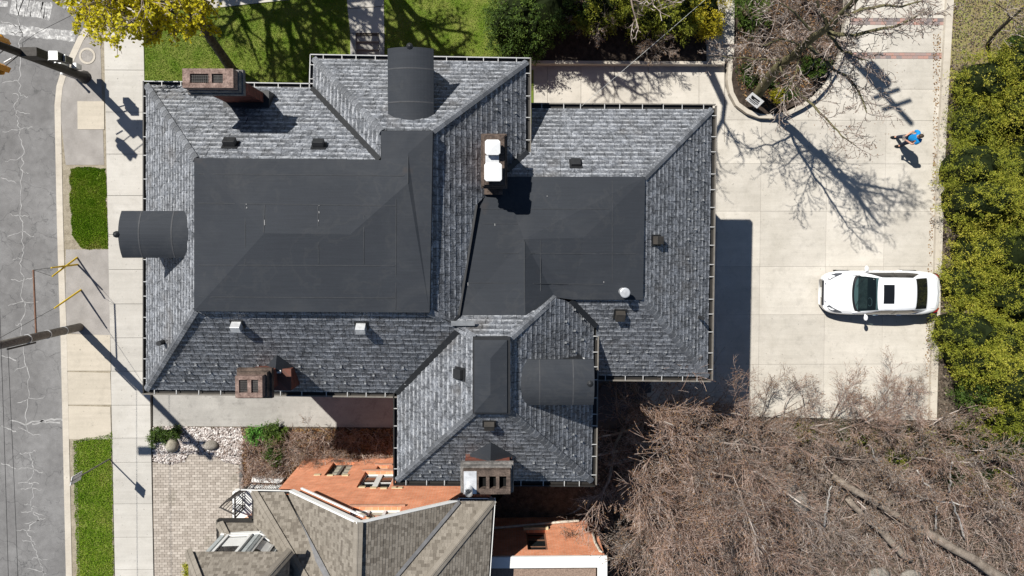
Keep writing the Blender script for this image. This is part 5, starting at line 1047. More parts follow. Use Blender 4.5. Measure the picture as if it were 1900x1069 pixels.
pb = U(141, 146, 0); m = MB(); m.tube([pb, pb + Vector((0, 0, .9))], .045, 10); m.lathe(pb + Vector((0, 0, .88)), [(.05, 0), (.06, .03), (.02, .06)], 10); m.build('marker_post', 'white_metal', label='short white marker post beside the signal pole base', category='post')
# ------------------------------------------------------------------ street sign
gb = U(203, 852, 0); sg_t = thing('street_sign', gb, 'thin street sign post with pale plate on the lower grass strip', 'sign'); m = MB(); m.tube([gb, gb + Vector((0, 0, 2.55))], .028, 8); m.build('post', 'pole_grey', sg_t)
m = MB(); m.obox(gb + Vector((0, .0, 2.22)), (.012, 0, 0), Vector((.04, .17, 0)), (0, 0, .32)); m.build('plate', 'sign_white', sg_t); m = MB(); m.obox(gb + Vector((.02, .0, 2.22)), (.004, 0, 0), Vector((.03, .13, 0)), (0, 0, .27)); m.build('plate_back', 'galv', sg_t)
# ------------------------------------------------------------------ yard sign in the curved bed
yb = U(1396, 196, .22); ys_ = thing('yard_sign', yb, 'small white and black yard sign on wire legs in the curved bed', 'sign'); ca, sa = math.cos(-.65), math.sin(-.65); xd, yd = Vector((ca, sa, 0)), Vector((-sa, ca, 0)); tilt = Vector((0, 0, 1)) * .75 + yd * .66; nrm = xd.cross(tilt).normalized()
c0 = yb + Vector((-.12, .10, .58)); m = MB(); m.obox(c0, xd * .30, tilt * .21, nrm * .006); m.build('panel', 'sign_white', ys_); nrm = nrm if nrm.z > 0 else -nrm
for (u0, v0, a_, b_) in ((-.02, .08, .20, .035), (.03, .0, .18, .02), (0, -.07, .22, .018), (.0, -.13, .15, .014), (-.12, .04, .07, .05)): m = MB(); m.obox(c0 + xd * u0 + tilt * v0 + nrm * .008, xd * a_, tilt * b_, nrm * .002); m.build('print', 'sign_black', ys_)
for s in (-.2, .2): m = MB(); m.tube([c0 + xd * s - tilt * .2, yb + xd * s + Vector((-.12, .02, 0))], .01, 5); m.build('leg', 'galv', ys_)
# ------------------------------------------------------------------ second pole north of the picture and its service cable
qb = U(1420, -72, .2); q = thing('utility_pole', qb, 'tall utility pole beyond the top of the picture, seen by its shadow on the driveway', 'utility pole', 'utility poles'); m = MB(); m.tube([qb, qb + Vector((0, 0, 6)), qb + Vector((0, 0, 11))], [.16, .14, .11], 14); m.build('pole', 'pole_grey', q)
m = MB(); m.tube([qb + Vector((.38, .1, 7.2)), qb + Vector((.38, .1, 8.3))], .27, 14); m.build('transformer', 'galv', q)
for z, s in ((8.9, .55), (9.7, .6)): m = MB(); m.obox(qb + Vector((.1, 0, z)), (s, s * .35, 0), (-.02, .05, 0), (0, 0, .06)); ar = m.build('cross_arm', 'pole_grey', q)
A, B = U(1079, 197, 6.5), qb + Vector((0, 0, 7.6)); m = MB(); m.tube([A + (B - A) * i / 16 - Vector((0, 0, .5 * math.sin(math.pi * i / 16))) for i in range(17)], .006, 5); m.build('service_cable', 'cable_light', label='pale service cable running from the roof edge over the shrub bed', category='cable')
# ------------------------------------------------------------------ plants
def seg_mesh(name, S, mat, parent=None, sides=3, origin=None, crand=None, **props):
    A = np.array([s[0] for s in S], float); B = np.array([s[1] for s in S], float); ra = np.array([s[2] for s in S]); rb = np.array([s[3] for s in S]); n = len(S)
    D = B - A; D /= np.maximum(np.linalg.norm(D, axis=1, keepdims=True), 1e-9); a = np.where(np.abs(D[:, 2:3]) < .9, np.array([[0, 0, 1.]]), np.array([[1., 0, 0]])); X = np.cross(D, a); X /= np.linalg.norm(X, axis=1, keepdims=True); Y = np.cross(X, D)
    V = np.empty((n, 2 * sides, 3))
    for k in range(sides):
        t_ = 2 * math.pi * k / sides; o = X * math.cos(t_) + Y * math.sin(t_); V[:, k] = A + o * ra[:, None]; V[:, sides + k] = B + o * rb[:, None]
    f = np.array([[k, (k + 1) % sides, sides + (k + 1) % sides, sides + k] for k in range(sides)]); Fa = (f[None] + (np.arange(n) * 2 * sides)[:, None, None]).reshape(-1, 4)
    C = R.uniform(0, 1, n) if crand is None else crand
    return np_mesh(name, V.reshape(-1, 3), Fa, np.repeat(C, sides), mat, parent, origin, smooth=sides > 3, **props)
def rv(r): return Vector((r.gauss(0, 1), r.gauss(0, 1), r.gauss(0, 1)))
def grow(S, T, p, d, L, r, lev, P, rg):
    """P: dict(maxlev, nseg, kids, ratio, ang, wob, trop, rmin)"""
    n = P['nseg'][lev]; l = L / n; r1 = max(P['rmin'], r * (.45 if lev < P['maxlev'] else .5)); kids = P['kids'][lev] if lev < P['maxlev'] else 0
    for i in range(n):
        d = (d + rv(rg) * P['wob'] + Vector((0, 0, P['trop'][lev]))).normalized(); q = p + d * l; ra, rb = r + (r1 - r) * i / n, r + (r1 - r) * (i + 1) / n; S.append((tuple(p), tuple(q), ra, rb, lev)); p = q
        if lev == P['maxlev']: T.append(tuple(p))
        elif i >= P['start'][lev] :
            for _ in range(kids if rg.random() < .85 else kids - 1):
                ax = d.cross(rv(rg)).normalized(); an = rg.uniform(*P['ang']); c = (d * math.cos(an) + ax * math.sin(an)).normalized(); grow(S, T, p, c, L * P['ratio'] * rg.uniform(.6, 1.15) * (1 - .35 * i / n), max(P['rmin'], rb * P.get('cf', .6)), lev + 1, P, rg)
def leaves(name, P, s0, s1, C, mat, parent=None, asp=.5, up=.4, **props):
    P = np.asarray(P, float); n = len(P); Nn = R.normal(0, 1, (n, 3)); Nn[:, 2] = np.abs(Nn[:, 2]) + up; Nn /= np.linalg.norm(Nn, axis=1, keepdims=True); A = np.cross(Nn, R.normal(0, 1, (n, 3))); A /= np.linalg.norm(A, axis=1, keepdims=True); B = np.cross(Nn, A); s = R.uniform(s0, s1, (n, 1)); V = np.empty((n, 4, 3))
    V[:, 0] = P - A * s; V[:, 1] = P - B * s * asp; V[:, 2] = P + A * s; V[:, 3] = P + B * s * asp
    return np_mesh(name, V.reshape(-1, 3), np.arange(n * 4).reshape(-1, 4), np.clip(C, 0, 1), mat, parent, **props)
# --- large leafless tree of the curved bed, limbs surveyed
rg = random.Random(21); tb = U(1400, 184, .2); bt_ = thing('bare_tree', tb, 'large leafless mossy tree growing in the curved bed over the driveway', 'tree', 'leafless trees')
LIMBS = [([(1400, 184, .1), (1430, 140, 2.2), (1455, 115, 3.5), (1488, 88, 5), (1537, 51, 7), (1587, 0, 9), (1640, -60, 11)], .21, .05),
 ([(1537, 60, 6.6), (1566, 64, 6.9), (1607, 60, 7.2), (1660, 50, 7.6), (1693, 35, 8), (1715, 22, 8.3)], .075, .02), ([(1535, 62, 6.4), (1549, 76, 6.4), (1564, 96, 6.3), (1584, 104, 6.5), (1610, 112, 6.7)], .06, .018),
 ([(1500, 85, 5.0), (1518, 103, 5.2), (1539, 121, 5.4), (1571, 141, 5.6), (1587, 161, 5.8), (1599, 182, 6.0), (1608, 209, 6.2)], .07, .018), ([(1445, 118, 3.4), (1465, 151, 3.8), (1491, 182, 4.2), (1521, 210, 4.6), (1546, 235, 5), (1561, 252, 5.2), (1587, 270, 5.4)], .06, .016),
 ([(1455, 114, 3.5), (1430, 112, 3.9), (1400, 111, 4.2), (1362, 108, 4.4), (1340, 105, 4.5)], .05, .015), ([(1560, 30, 7.8), (1571, 28, 8), (1597, 18, 8.2), (1640, 10, 8.5), (1672, 13, 8.8), (1710, 2, 9)], .07, .02), ([(1488, 86, 5), (1450, 72, 5.4), (1420, 85, 5.7), (1395, 80, 6)], .045, .014),
 ([(1510, 72, 5.9), (1490, 40, 6.3), (1470, 20, 6.6), (1445, 5, 7)], .05, .015), ([(1537, 52, 7), (1520, 20, 7.5), (1500, -20, 8)], .06, .02), ([(1488, 88, 5), (1480, 120, 5.1), (1470, 150, 5.2), (1455, 175, 5.4)], .03, .012)]
S0, S1, T1 = [], [], []; PT = dict(maxlev=2, nseg=[5, 4, 3], kids=[1, 1, 0], ratio=.55, ang=(.5, 1.1), wob=.2, trop=[.03, .03, .03], rmin=.008, start=[0, 0, 0])
for li, (pts, r0, r1) in enumerate(LIMBS):
    W = [U(*p) for p in pts]; W = sum([[a, (a + b) / 2 + rv(rg) * .04] for a, b in zip(W[:-1], W[1:])], []) + [W[-1]]; n = len(W) - 1
    for i in range(n):
        ra, rb = r0 + (r1 - r0) * i / n, r0 + (r1 - r0) * (i + 1) / n; S0.append((tuple(W[i]), tuple(W[i + 1]), ra, rb, 0)); d = (W[i + 1] - W[i]).normalized()
        if li == 0 and i < 4: continue
        for _ in range(2): ax = d.cross(rv(rg)).normalized(); an = rg.uniform(.5, 1.2); grow(S1, T1, W[i + 1], d * math.cos(an) + ax * math.sin(an), rg.uniform(.4, 1.15), max(.012, min(.022, rb * .4)), 0, PT, rg)
seg_mesh('trunk', S0, 'bark_moss', bt_, 8); seg_mesh('twigs', S1, 'twig', bt_, 3); leaves('buds', np.array(T1[::2]), .015, .03, R.uniform(0, .5, len(T1[::2])), 'leaf_brown', bt_, kind='stuff')
# --- leafing maple at the street corner
rg = random.Random(5); mb_ = U(432, 132, 0); mt = thing('maple_tree', mb_, 'maple with fresh yellow green leaves overhanging the street corner', 'tree')
S0, S1, T1 = [], [], []; PM = dict(maxlev=3, nseg=[5, 4, 4, 3], kids=[1, 2, 2, 0], ratio=.55, ang=(.4, 1.0), wob=.16, trop=[.02, .02, .01, .0], rmin=.010, start=[1, 0, 0, 0])
tr = [U(432, 132, 0), U(402, 88, 2.0), U(372, 46, 4), U(345, 12, 5.4), U(320, -30, 7)]
for i in range(4): S0.append((tuple(tr[i]), tuple(tr[i + 1]), .2 - .035 * i, .2 - .035 * (i + 1), 0))
for (px, py, z, r_, L) in ((195, 15, 7.0, .05, 1.1), (230, 25, 7.2, .05, 1.1), (260, 10, 7.6, .05, 1.3), (300, 12, 6.8, .05, 1.2), (175, -5, 7.4, .05, 1.2), (335, 5, 7.0, .05, 1.1), (200, -20, 8.2, .06, 1.8), (270, -40, 8.6, .06, 1.8), (370, 5, 7.8, .05, 1.3), (215, 5, 6.6, .05, 1.2)):
    e = U(px, py, z); s = tr[2] if z < 7.3 else tr[3]; mid = (s + e) / 2 + Vector((0, 0, -.25)); S0.append((tuple(s), tuple(mid), .08, .06, 1)); S0.append((tuple(mid), tuple(e), .06, .035, 1))
    for st_, k in ((mid, 2), (e, 4)):
        for _ in range(k): d = ((e - s).normalized() + rv(rg) * .55).normalized(); grow(S1, T1, st_, d, L * rg.uniform(.55, .9), .024, 1, PM, rg)
seg_mesh('trunk', S0, 'bark', mt, 8); seg_mesh('twigs', S1, 'twig', mt, 3); TA = np.array(T1); keep = R.random(len(TA)) < .5; TA = TA[keep]; k = 3; L_ = np.repeat(TA, k, 0) + R.normal(0, .05, (len(TA) * k, 3)); leaves('crown', L_, .03, .065, np.repeat(R.normal(.5, .2, len(TA)), k) + R.normal(0, .15, len(L_)), 'leaf_maple', mt, .8, .8)
# --- trees north of the picture whose shade falls on the lawn
def offtree(px, py, h, seed, dens, label, leafy=True):
    rg = random.Random(seed); b = U(px, py, 0); o = thing('street_tree', b, label, 'tree', 'trees north of the lawn'); S, T = [], []; PO = dict(maxlev=4, nseg=[6, 5, 4, 4, 3], kids=[dens, 2, 1, 1, 0], ratio=.55, ang=(.5, 1.05), wob=.13, trop=[.06, .03, .02, .0, 0], rmin=.011, cf=.74, start=[2, 0, 0, 0, 0])
    grow(S, T, b, Vector((.05, 0, 1)), h, .3, 0, PO, rg); seg_mesh('trunk', [s for s in S if s[4] < 2], 'bark', o, 6); seg_mesh('twigs', [s for s in S if s[4] >= 2], 'twig', o, 3)
    if leafy: TA = np.array(T)[::2]; TA = np.repeat(TA, 2, 0) + R.normal(0, .12, (len(TA) * 2, 3)); leaves('crown', TA, .04, .085, R.uniform(.2, .9, len(TA)), 'leaf_maple', o, .8, .8)
offtree(300, -100, 7.6, 31, 2, 'leafing tree beyond the top edge shading the left lawn'); offtree(335, -185, 8.5, 32, 2, 'leafing tree beyond the top edge shading the walkway'); offtree(640, -190, 9, 33, 2, 'leafless tree beyond the top edge shading the right lawn', False)
offtree(1020, -75, 7.5, 37, 1, 'leafless tree beyond the top edge over the shrub bed', False); offtree(1190, -85, 8, 38, 1, 'leafless tree beyond the top edge whose shadow crosses the side walk', False)
# --- evergreens
def evergreen(name, px, py, rx, ry, h, n, mat, label, cat='shrub', group=None, z=.02, lo=.1, hi=.9, seed=0, cl=.14, ls=(.025, .055), per=95, core='leaf_green', conic=0):
    rg_ = np.random.default_rng(seed + 100); b = U(px, py, z); o = thing(name, b, label, cat, group); D = rg_.normal(0, 1, (n, 3)); D[:, 2] = np.abs(D[:, 2]) * 1.1 - .25; D /= np.linalg.norm(D, axis=1, keepdims=True); rr = rg_.uniform(.68, 1.08, (n, 1)); c0 = np.array([b.x, b.y, z + h * .38]); tz = np.clip(D[:, 2:3], 0, 1); Cc = c0 + D * rr * np.array([rx, ry, h * .62]) * np.concatenate([1 - conic * tz, 1 - conic * tz, np.ones_like(tz)], 1)
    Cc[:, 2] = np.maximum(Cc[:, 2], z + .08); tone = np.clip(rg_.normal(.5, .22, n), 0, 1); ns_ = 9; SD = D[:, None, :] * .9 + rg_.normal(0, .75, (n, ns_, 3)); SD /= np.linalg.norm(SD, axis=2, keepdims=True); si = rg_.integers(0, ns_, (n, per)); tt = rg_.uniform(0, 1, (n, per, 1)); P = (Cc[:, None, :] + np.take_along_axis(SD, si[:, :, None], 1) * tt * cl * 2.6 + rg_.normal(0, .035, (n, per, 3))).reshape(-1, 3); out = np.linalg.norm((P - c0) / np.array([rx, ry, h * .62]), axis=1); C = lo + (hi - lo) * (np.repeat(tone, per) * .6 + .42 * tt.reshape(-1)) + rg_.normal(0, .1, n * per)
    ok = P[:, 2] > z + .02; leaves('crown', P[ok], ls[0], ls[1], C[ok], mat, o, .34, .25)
    m = MB(); rr_ = random.Random(seed); m.ball((b.x, b.y, z + h * .36), (rx * .78, ry * .78, h * .5), 14, 9, .10, rr_); m.build('shade_core', 'core_shade', o)  # near-black filler ball, its colour stands in for shade inside the crown
    m = MB(); m.tube([b, b + Vector((0, 0, h * .5))], [.06, .03], 6); m.build('trunk', 'bark', o); return o
gE = 'evergreens in the shrub bed'
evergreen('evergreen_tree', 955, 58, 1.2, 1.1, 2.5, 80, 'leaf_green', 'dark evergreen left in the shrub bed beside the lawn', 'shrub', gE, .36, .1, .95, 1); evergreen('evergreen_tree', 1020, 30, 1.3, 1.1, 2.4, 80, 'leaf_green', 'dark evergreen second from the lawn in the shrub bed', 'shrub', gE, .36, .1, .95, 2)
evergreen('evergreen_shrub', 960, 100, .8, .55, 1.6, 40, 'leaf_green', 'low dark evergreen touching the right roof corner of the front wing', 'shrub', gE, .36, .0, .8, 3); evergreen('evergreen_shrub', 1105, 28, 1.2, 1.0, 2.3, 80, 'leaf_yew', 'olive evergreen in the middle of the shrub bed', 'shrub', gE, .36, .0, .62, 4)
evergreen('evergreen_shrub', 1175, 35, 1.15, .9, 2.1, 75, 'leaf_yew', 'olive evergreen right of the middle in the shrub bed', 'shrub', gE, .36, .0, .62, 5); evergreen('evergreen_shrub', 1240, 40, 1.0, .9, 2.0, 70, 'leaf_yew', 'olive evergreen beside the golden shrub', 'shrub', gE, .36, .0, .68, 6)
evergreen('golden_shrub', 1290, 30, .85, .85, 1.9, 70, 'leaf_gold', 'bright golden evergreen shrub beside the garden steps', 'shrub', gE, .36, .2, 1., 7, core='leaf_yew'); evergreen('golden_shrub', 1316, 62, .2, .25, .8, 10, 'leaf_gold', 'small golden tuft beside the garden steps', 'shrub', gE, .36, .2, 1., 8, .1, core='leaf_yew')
evergreen('evergreen_shrub', 1383, 25, .55, .85, 1.5, 45, 'leaf_green', 'upright green shrub at the top of the curved bed', 'shrub', 'shrubs in the curved bed', .22, .3, 1., 9); evergreen('evergreen_shrub', 1507, 124, .42, .36, .7, 26, 'leaf_green', 'small round green shrub in the curved bed by the driveway', 'shrub', 'shrubs in the curved bed', .22, .2, .9, 10, .1)
evergreen('evergreen_shrub', 1440, 180, .22, .2, .35, 9, 'leaf_gold', 'tiny yellow green plant near the rounded end of the curved bed', 'plant', 'shrubs in the curved bed', .22, .0, .5, 11, .07)
for i, (x, y, r_) in enumerate(((1392, 150, .35), (1425, 155, .3), (1455, 178, .3), (1380, 130, .2))): evergreen('ground_cover', x, y, r_, r_ * .8, .22, 14, 'leaf_green', ['low green ground cover left in the curved bed behind the yard sign', 'low green ground cover under the leaning trunk', 'low green ground cover near the rounded edging', 'low green tuft at the left edge of the curved bed'][i], 'plant', 'ground cover in the curved bed', .22, .0, .7, 40 + i, .1, per=30)
gH = 'hedge shrubs along the driveway'
HD = [(1815, 165, 1.3, 1.1, 2.3), (1862, 140, 1.2, 1.2, 2.6), (1800, 235, 1.3, 1.2, 2.4), (1868, 225, 1.3, 1.3, 2.6), (1798, 310, 1.25, 1.2, 2.3), (1862, 305, 1.3, 1.3, 2.6), (1796, 380, 1.3, 1.2, 2.4), (1860, 385, 1.3, 1.3, 2.7), (1793, 455, 1.3, 1.15, 2.3), (1858, 465, 1.3, 1.3, 2.6), (1788, 530, 1.2, 1.15, 2.2), (1852, 545, 1.3, 1.3, 2.6), (1786, 600, 1.25, 1.1, 2.2), (1850, 620, 1.3, 1.3, 2.5), (1784, 665, 1.2, 1.0, 2.1), (1848, 695, 1.3, 1.2, 2.4)]
rows = ['first', 'second', 'third', 'fourth', 'fifth', 'sixth', 'seventh', 'eighth']
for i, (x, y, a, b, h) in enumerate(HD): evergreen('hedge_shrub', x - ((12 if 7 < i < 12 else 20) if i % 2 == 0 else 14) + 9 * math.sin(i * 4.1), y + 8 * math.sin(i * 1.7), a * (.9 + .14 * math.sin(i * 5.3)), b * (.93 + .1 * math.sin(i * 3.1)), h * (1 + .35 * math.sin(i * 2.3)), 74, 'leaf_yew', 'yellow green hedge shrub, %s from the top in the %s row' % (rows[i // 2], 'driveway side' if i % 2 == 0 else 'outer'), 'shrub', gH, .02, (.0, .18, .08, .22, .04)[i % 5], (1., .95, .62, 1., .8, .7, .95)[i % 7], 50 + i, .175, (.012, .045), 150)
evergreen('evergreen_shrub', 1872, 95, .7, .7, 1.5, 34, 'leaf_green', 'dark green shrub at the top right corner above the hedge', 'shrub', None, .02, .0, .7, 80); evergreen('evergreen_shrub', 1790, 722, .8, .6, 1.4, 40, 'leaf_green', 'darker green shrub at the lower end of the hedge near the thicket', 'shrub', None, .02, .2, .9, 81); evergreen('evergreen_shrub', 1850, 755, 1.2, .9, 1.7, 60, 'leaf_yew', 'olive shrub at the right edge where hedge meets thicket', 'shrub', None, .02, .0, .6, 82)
gB = 'plants between the two houses'
evergreen('leafy_plant', 477, 803, .28, .24, .5, 20, 'leaf_fresh', 'bright fresh green leafy plant beside the gravel', 'plant', gB, 0, .1, 1., 90, .09, (.04, .07), 40, 'leaf_fresh'); evergreen('leafy_plant', 513, 800, .42, .3, .55, 26, 'leaf_green', 'green shrub right of the bright plant below the alley', 'plant', gB, 0, .2, 1., 91, .1); evergreen('leafy_plant', 512, 838, .32, .3, .5, 20, 'leaf_green', 'dull green low plant above the lattice screen', 'plant', gB, 0, .1, .8, 92, .1); evergreen('leafy_plant', 318, 800, .5, .12, .25, 16, 'leaf_green', 'green weeds along the alley edge beside the sidewalk', 'plant', gB, 0, .1, .8, 93, .09); evergreen('leafy_plant', 296, 812, .3, .25, .2, 14, 'leaf_green', 'green weeds in the gravel corner next to the sidewalk', 'plant', gB, 0, .1, .8, 94, .09)
evergreen('leafy_plant', 356, 1052, .18, .3, .4, 12, 'leaf_yew', 'small dry tuft at the corner of the tan bay roof', 'plant', gB, 0, .2, .9, 95, .08)
# --- leafless shrubs: six grown forms, copied
FORMS = []
def form(seed, h, stems, mat, lean, kids, rmin=.0048):
    rg = random.Random(seed); S, T = [], []; P = dict(maxlev=3, nseg=[6, 5, 5, 4], kids=kids, ratio=.60, ang=(.4, .95), wob=.075, trop=[.05, .03, .02, .01], rmin=rmin, cf=.46, start=[1, 0, 0, 0])
    for i in range(stems): a = 6.283 * i / stems + rg.random(); grow(S, T, Vector((math.cos(a) * .12, math.sin(a) * .12, 0)), Vector((math.cos(a) * lean, math.sin(a) * lean, 1)).normalized(), h * rg.uniform(.7, 1.05), .012 * h, 0, P, rg)
    a = seg_mesh('stems', [s for s in S if s[4] < 1], 'twig', None, 5, (0, 0, 0)); tw = [s for s in S if s[4] >= 1]; b = seg_mesh('twigs', tw, mat, None, 3, (0, 0, 0)); T = np.array(T); T = T[R.random(len(T)) < .5]; c = leaves('buds', T, .012, .03, R.uniform(0, .9, len(T)), 'leaf_brown', None, .6, .3, origin=(0, 0, 0)); ms = [x.data for x in (a, b, c)]
    for x in (a, b, c): bpy.data.objects.remove(x)
    return ms
for sd, h, n, mt_, ln, kd in ((1, 5.0, 4, 'twig_red', .5, [1, 2, 2, 0]), (2, 4.4, 4, 'twig_red', .7, [1, 2, 2, 0]), (3, 5.2, 4, 'twig', .5, [1, 2, 2, 0]), (4, 2.8, 5, 'twig_red', .9, [1, 2, 1, 0]), (5, 3.8, 3, 'twig_red', .4, [1, 2, 2, 0]), (6, 3.0, 4, 'twig', .8, [1, 2, 2, 0])): FORMS.append(form(sd, h, n, mt_, ln, kd))
gT = 'leafless shrubs of the thicket'
def bare(x, y, fi, sc, rot, label, group=gT, z=0, name='bare_shrub', tx=0, ty=0):
    o = thing(name, U(x, y, z), label, 'shrub', group); o.rotation_euler = (tx, ty, rot); o.scale = (sc, sc, sc)
    if tx or ty: o.rotation_mode = 'QUATERNION'; o.rotation_quaternion = Matrix.Rotation(tx, 3, 'X').to_quaternion() @ Matrix.Rotation(ty, 3, 'Y').to_quaternion() @ Matrix.Rotation(rot, 3, 'Z').to_quaternion()
    for nm, me in zip(('stems', 'twigs', 'buds'), FORMS[fi]):
        c = bpy.data.objects.new(nm, me); COL.objects.link(c); c.parent = o
        if nm != 'stems': c['kind'] = 'stuff'
TH = [(1165, 790, 0, 1.15, 'tall reddish leafless tree reaching over the lower right roof edge'), (1195, 785, 1, 1.1, 'reddish leafless tree beside the flagstone patio'), (1235, 768, 1, 0.95, 'reddish leafless shrub in the shade strip of the driveway'), (1305, 776, 0, 0.85, 'tall russet leafless shrub at the edge of the roof shadow'), (1180, 835, 2, 1.1, 'grey brown leafless tree right of the brick rear wing'), (1215, 830, 0, .95, 'russet leafless tree a step into the thicket below the patio'), (1255, 835, 1, 1.1, 'taller russet leafless shrub in the left middle of the thicket'), (1330, 830, 2, 0.95, 'spreading grey shrub below the driveway shadow'), (1215, 925, 0, .75, 'russet leafless tree beside the white parapet end'), (1265, 895, 1, .8, 'russet shrub in the lower left of the thicket'), (1290, 900, 0, 0.95, 'russet shrub above the pale boulders'), (1345, 885, 3, .9, 'low wide shrub left of the pale boulders'), (1395, 838, 3, .8, 'low russet shrub above the pale boulders near the driveway'), (1520, 850, 5, 0.95, 'grey shrub just left of the fallen trunk top'), (1670, 850, 5, 0.95, 'grey shrub with pale stems in the right thicket'), (1740, 840, 3, 0.9, 'brown shrub below the hedge end'), (1810, 845, 5, 1.0, 'grey shrub at the right edge of the thicket'), (1190, 985, 2, 0.9, 'grey shrub at the bottom left of the thicket'), (1310, 965, 4, .9, 'low grey shrub bottom centre left of the logs'), (1350, 960, 3, 1.0, 'low russet shrub between rear wing and logs'), (1420, 985, 5, .7, 'grey shrub under the pale boulders'), (1600, 920, 5, 0.8, 'grey shrub over the middle of the long fallen trunk'), (1680, 930, 3, 0.9, 'low brown shrub right of the long fallen trunk'), (1820, 940, 3, 0.9, 'brown shrub near the lower right corner'), (1110, 1000, 3, 0.9, 'low shrub beside the rear wing wall at the bottom'), (1400, 1030, 3, 0.9, 'small russet shrub at the very bottom')]
LN = [(1415, 785, 5, .75, 'thin leafless sapling leaning over the lower driveway edge, leftmost', -0.55, 0.15), (1535, 800, 4, 0.85, 'slim leafless tree with a bare trunk leaning over the driveway below the car nose', -0.55, 0.25), (1500, 790, 5, .7, 'open leafless shrub leaning over the driveway between two saplings', -0.6, -0.1), (1590, 790, 4, 0.75, 'leafless shrub with forked stems leaning over the driveway below the car', -0.6, 0), (1655, 792, 5, .8, 'leafless shrub leaning over the lower right driveway corner', -0.6, -0.15), (1715, 795, 3, 0.8, 'leafless shrub at the kerb end next to the hedge', -0.4, 0), (1450, 787, 3, 0.7, 'low leafless shrub at the lower driveway edge near the roof shadow', -0.5, 0)]
rg = random.Random(77)
for x, y, fi, sc, lab in TH: bare(x, y, fi, sc, rg.random() * 6.28, lab)
for x, y, fi, sc, lab, tx, ty in LN: bare(x, y, fi, sc, rg.random() * 6.28, lab, tx=tx, ty=ty)
bare(1450, 50, 3, .7, 1., 'twiggy leafless shrub at the top of the curved bed', 'shrubs in the curved bed', .22); bare(1490, 40, 5, .8, 2., 'grey leafless shrub under the big tree in the curved bed', 'shrubs in the curved bed', .22); bare(1400, 85, 5, .6, 3., 'small grey leafless shrub left in the curved bed', 'shrubs in the curved bed', .22)
bare(470, 850, 3, .5, 1., 'low rusty twiggy shrub above the railing', gB); bare(545, 835, 3, .55, 2., 'low brown twiggy shrub in front of the orange wall', gB); bare(600, 815, 5, .55, 2.6, 'grey twiggy shrub below the alley shadow', gB); bare(560, 860, 5, .45, 4., 'grey dead branches against the orange brick corner', gB); bare(660, 825, 3, .45, 4., 'dark twiggy shrub in the shade between the houses', gB)
bare(1120, 20, 5, .8, 1., 'leafless grey shrub rising among the olive evergreens', 'leafless shrubs in the shrub bed', .36); bare(1200, 70, 5, .6, 2., 'small leafless shrub before the olive evergreens', 'leafless shrubs in the shrub bed', .36)
for i, (x, y, r_, h, mt_) in enumerate(((1545, 800, .5, .5, 'leaf_green'), (1600, 812, .6, .5, 'leaf_yew'), (1700, 815, .7, .6, 'leaf_yew'), (1780, 812, 1.1, .9, 'leaf_yew'), (1850, 820, 1.3, 1.1, 'leaf_yew'), (1760, 880, .5, .5, 'leaf_green'), (1825, 890, 1., .8, 'leaf_yew'), (1660, 850, .4, .4, 'leaf_yew'), (1480, 800, .4, .4, 'leaf_yew'))):
    evergreen('low_shrub', x, y, r_, r_ * .7, h, 22, mt_, ['small green plant under the leaning sapling at the driveway edge', 'olive ground plant below the parked car at the driveway edge', 'olive ground plant at the lower right driveway corner', 'olive low shrub where kerb and thicket meet', 'olive low shrub at the right edge above the dead stems', 'dark green low plant right of the pale dead stems', 'olive low shrub at the right edge beside the dead stems', 'small olive tuft above the long fallen trunk', 'small olive tuft left of the leaning sapling'][i], 'plant', 'green plants in the thicket', 0, .0, .6, 120 + i, .13, (.02, .045), 45)
# --- brushwood on the thicket floor
def brush(name, poly, n, l0, l1, zmax, mat, label):
    X, Y = scatter(poly, n); n = len(X); d = R.normal(0, 1, (n, 3)); d[:, 2] = np.abs(d[:, 2]) * .7; d /= np.linalg.norm(d, axis=1, keepdims=True); L = R.uniform(l0, l1, (n, 1)); A = np.stack([X, Y, R.uniform(0, zmax, n) ** 1.5], -1); M_ = A + d * L * .5; d2 = d + R.normal(0, .25, (n, 3)); B = M_ + d2 * L * .5; r0 = R.uniform(.005, .014, n)
    S = [(a, b, r, r * .8) for a, b, r in zip(A, M_, r0)] + [(a, b, r * .8, r * .5) for a, b, r in zip(M_, B, r0)]; c = R.uniform(0, 1, n); seg_mesh(name, S, mat, None, 3, (0, 0, 0), np.concatenate([c, c]), kind='stuff', label=label, category='brushwood')
brush('brushwood', xy([(1200, 800), (1400, 782), (1735, 788), (1930, 800), (1930, 1100), (1180, 1100), (1180, 1000)]), 6000, .3, 1.0, .5, 'twig', 'tangle of grey dead twigs on the thicket floor'); brush('brushwood', xy([(1130, 800), (1400, 785), (1735, 792), (1930, 800), (1930, 1100), (1180, 1100), (1180, 1000)]), 5000, .25, .8, .7, 'twig_red', 'tangle of reddish twigs among the thicket shrubs'); brush('brushwood', xy([(452, 800), (730, 798), (730, 850), (560, 850), (520, 900), (452, 900)]), 2600, .12, .45, .4, 'twig_red', 'dead reddish stalks in the bed between the houses')
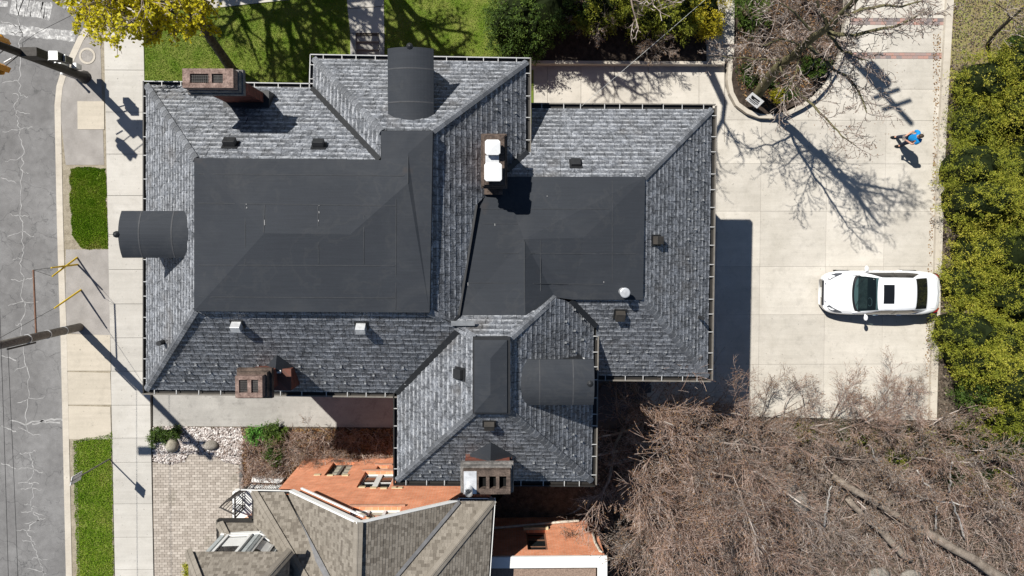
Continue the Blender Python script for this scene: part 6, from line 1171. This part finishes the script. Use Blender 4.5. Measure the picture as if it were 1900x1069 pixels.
# --- small leafless tree at the top right corner
rg = random.Random(9); b = U(1832, 84, .02); o = thing('bare_tree', b, 'slender leafless tree leaning out at the top right corner', 'tree', 'leafless trees'); S0, S1, T1 = [], [], []
for pts, r0, r1 in (([(1832, 84, 0), (1850, 58, 1.5), (1875, 35, 2.6), (1910, 5, 4), (1960, -30, 5.5)], .09, .03), ([(1875, 35, 2.6), (1868, 20, 3.0), (1845, 5, 3.4)], .03, .012)):
    W = [U(*p) for p in pts]
    for i in range(len(W) - 1):
        S0.append((tuple(W[i]), tuple(W[i + 1]), r0 + (r1 - r0) * i / (len(W) - 1), r0 + (r1 - r0) * (i + 1) / (len(W) - 1), 0)); d = (W[i + 1] - W[i]).normalized()
        for _ in range(3): ax = d.cross(rv(rg)).normalized(); grow(S1, T1, W[i + 1], d * .6 + ax * .8, rg.uniform(.7, 1.4), .014, 0, PT, rg)
seg_mesh('trunk', S0, 'bark', o, 8); seg_mesh('twigs', S1, 'twig', o, 3); leaves('buds', np.array(T1), .02, .035, R.uniform(.2, .8, len(T1)), 'leaf_gold', o, kind='stuff')
# --- fallen trunks, boulders, pale birch stems in the thicket
def logobj(a, b, r0, r1, label, mat='log', nm='fallen_trunk', grp='fallen trunks in the thicket'):
    A, B = U(*a), U(*b); m = MB(); n = 9; m.tube([A + (B - A) * i / n + rv(rg) * .03 for i in range(n + 1)], [(r0 + (r1 - r0) * i / n) * rg.uniform(.9, 1.12) for i in range(n + 1)], 10); m.build(nm, mat, None, True, label=label, category='log' if nm == 'fallen_trunk' else 'stem', group=grp)
logobj((1545, 885, .95), (1880, 1085, 1.0), .12, .21, 'long thick fallen trunk running to the bottom right corner'); logobj((1570, 925, .75), (1690, 1040, .75), .12, .17, 'shorter fallen trunk left of the long one'); logobj((1615, 905, .3), (1660, 935, .3), .1, .12, 'broken log end beside the long fallen trunk')
for i, (x, y, a, b_, c) in enumerate(((1440, 893, .35, .5, .3), (1462, 900, .28, .42, .25), (1480, 930, .42, .52, .3), (1468, 880, .2, .35, .2), (1630, 1066, .4, .25, .1), (1690, 1070, .4, .25, .1), (1430, 880, .25, .35, .2))):
    m = MB(); m.ball(U(x, y, .5), (a * 1.15, b_ * 1.15, c * 1.6), 10, 7, .12, rg); m.build('boulder', 'boulder_grey', None, True, label=['leftmost tall pale boulder in the thicket', 'narrow boulder second from left in the thicket', 'largest rounded boulder right in the thicket group', 'small boulder at the top of the thicket group', 'flat pale stone at the bottom edge left', 'flat pale stone at the bottom edge right', 'small dark boulder at the left of the thicket group'][i], category='boulder', group='boulders in the thicket')
for i, p in enumerate((((1740, 925, .4), (1700, 870, 1.8)), ((1700, 920, .6), (1800, 940, .9)), ((1790, 1000, .2), (1765, 925, 1.6)), ((1760, 915, .5), (1768, 855, 2.0)), ((1640, 885, .5), (1612, 825, 1.8)), ((1530, 980, .3), (1540, 900, 1.8)), ((1735, 985, .2), (1738, 940, 1.2)))): logobj(*p, .045, .025, ['pale dead stem leaning up left right of the long trunk', 'pale dead stem lying across the others', 'pale upright dead stem lowest of the group', 'pale upright dead stem highest of the group', 'pale dead stem above the fallen trunk', 'pale thin dead stem left of the fallen trunk', 'short pale dead stem in the middle of the group'][i], 'birch', 'dead_stem', 'pale dead stems in the thicket')
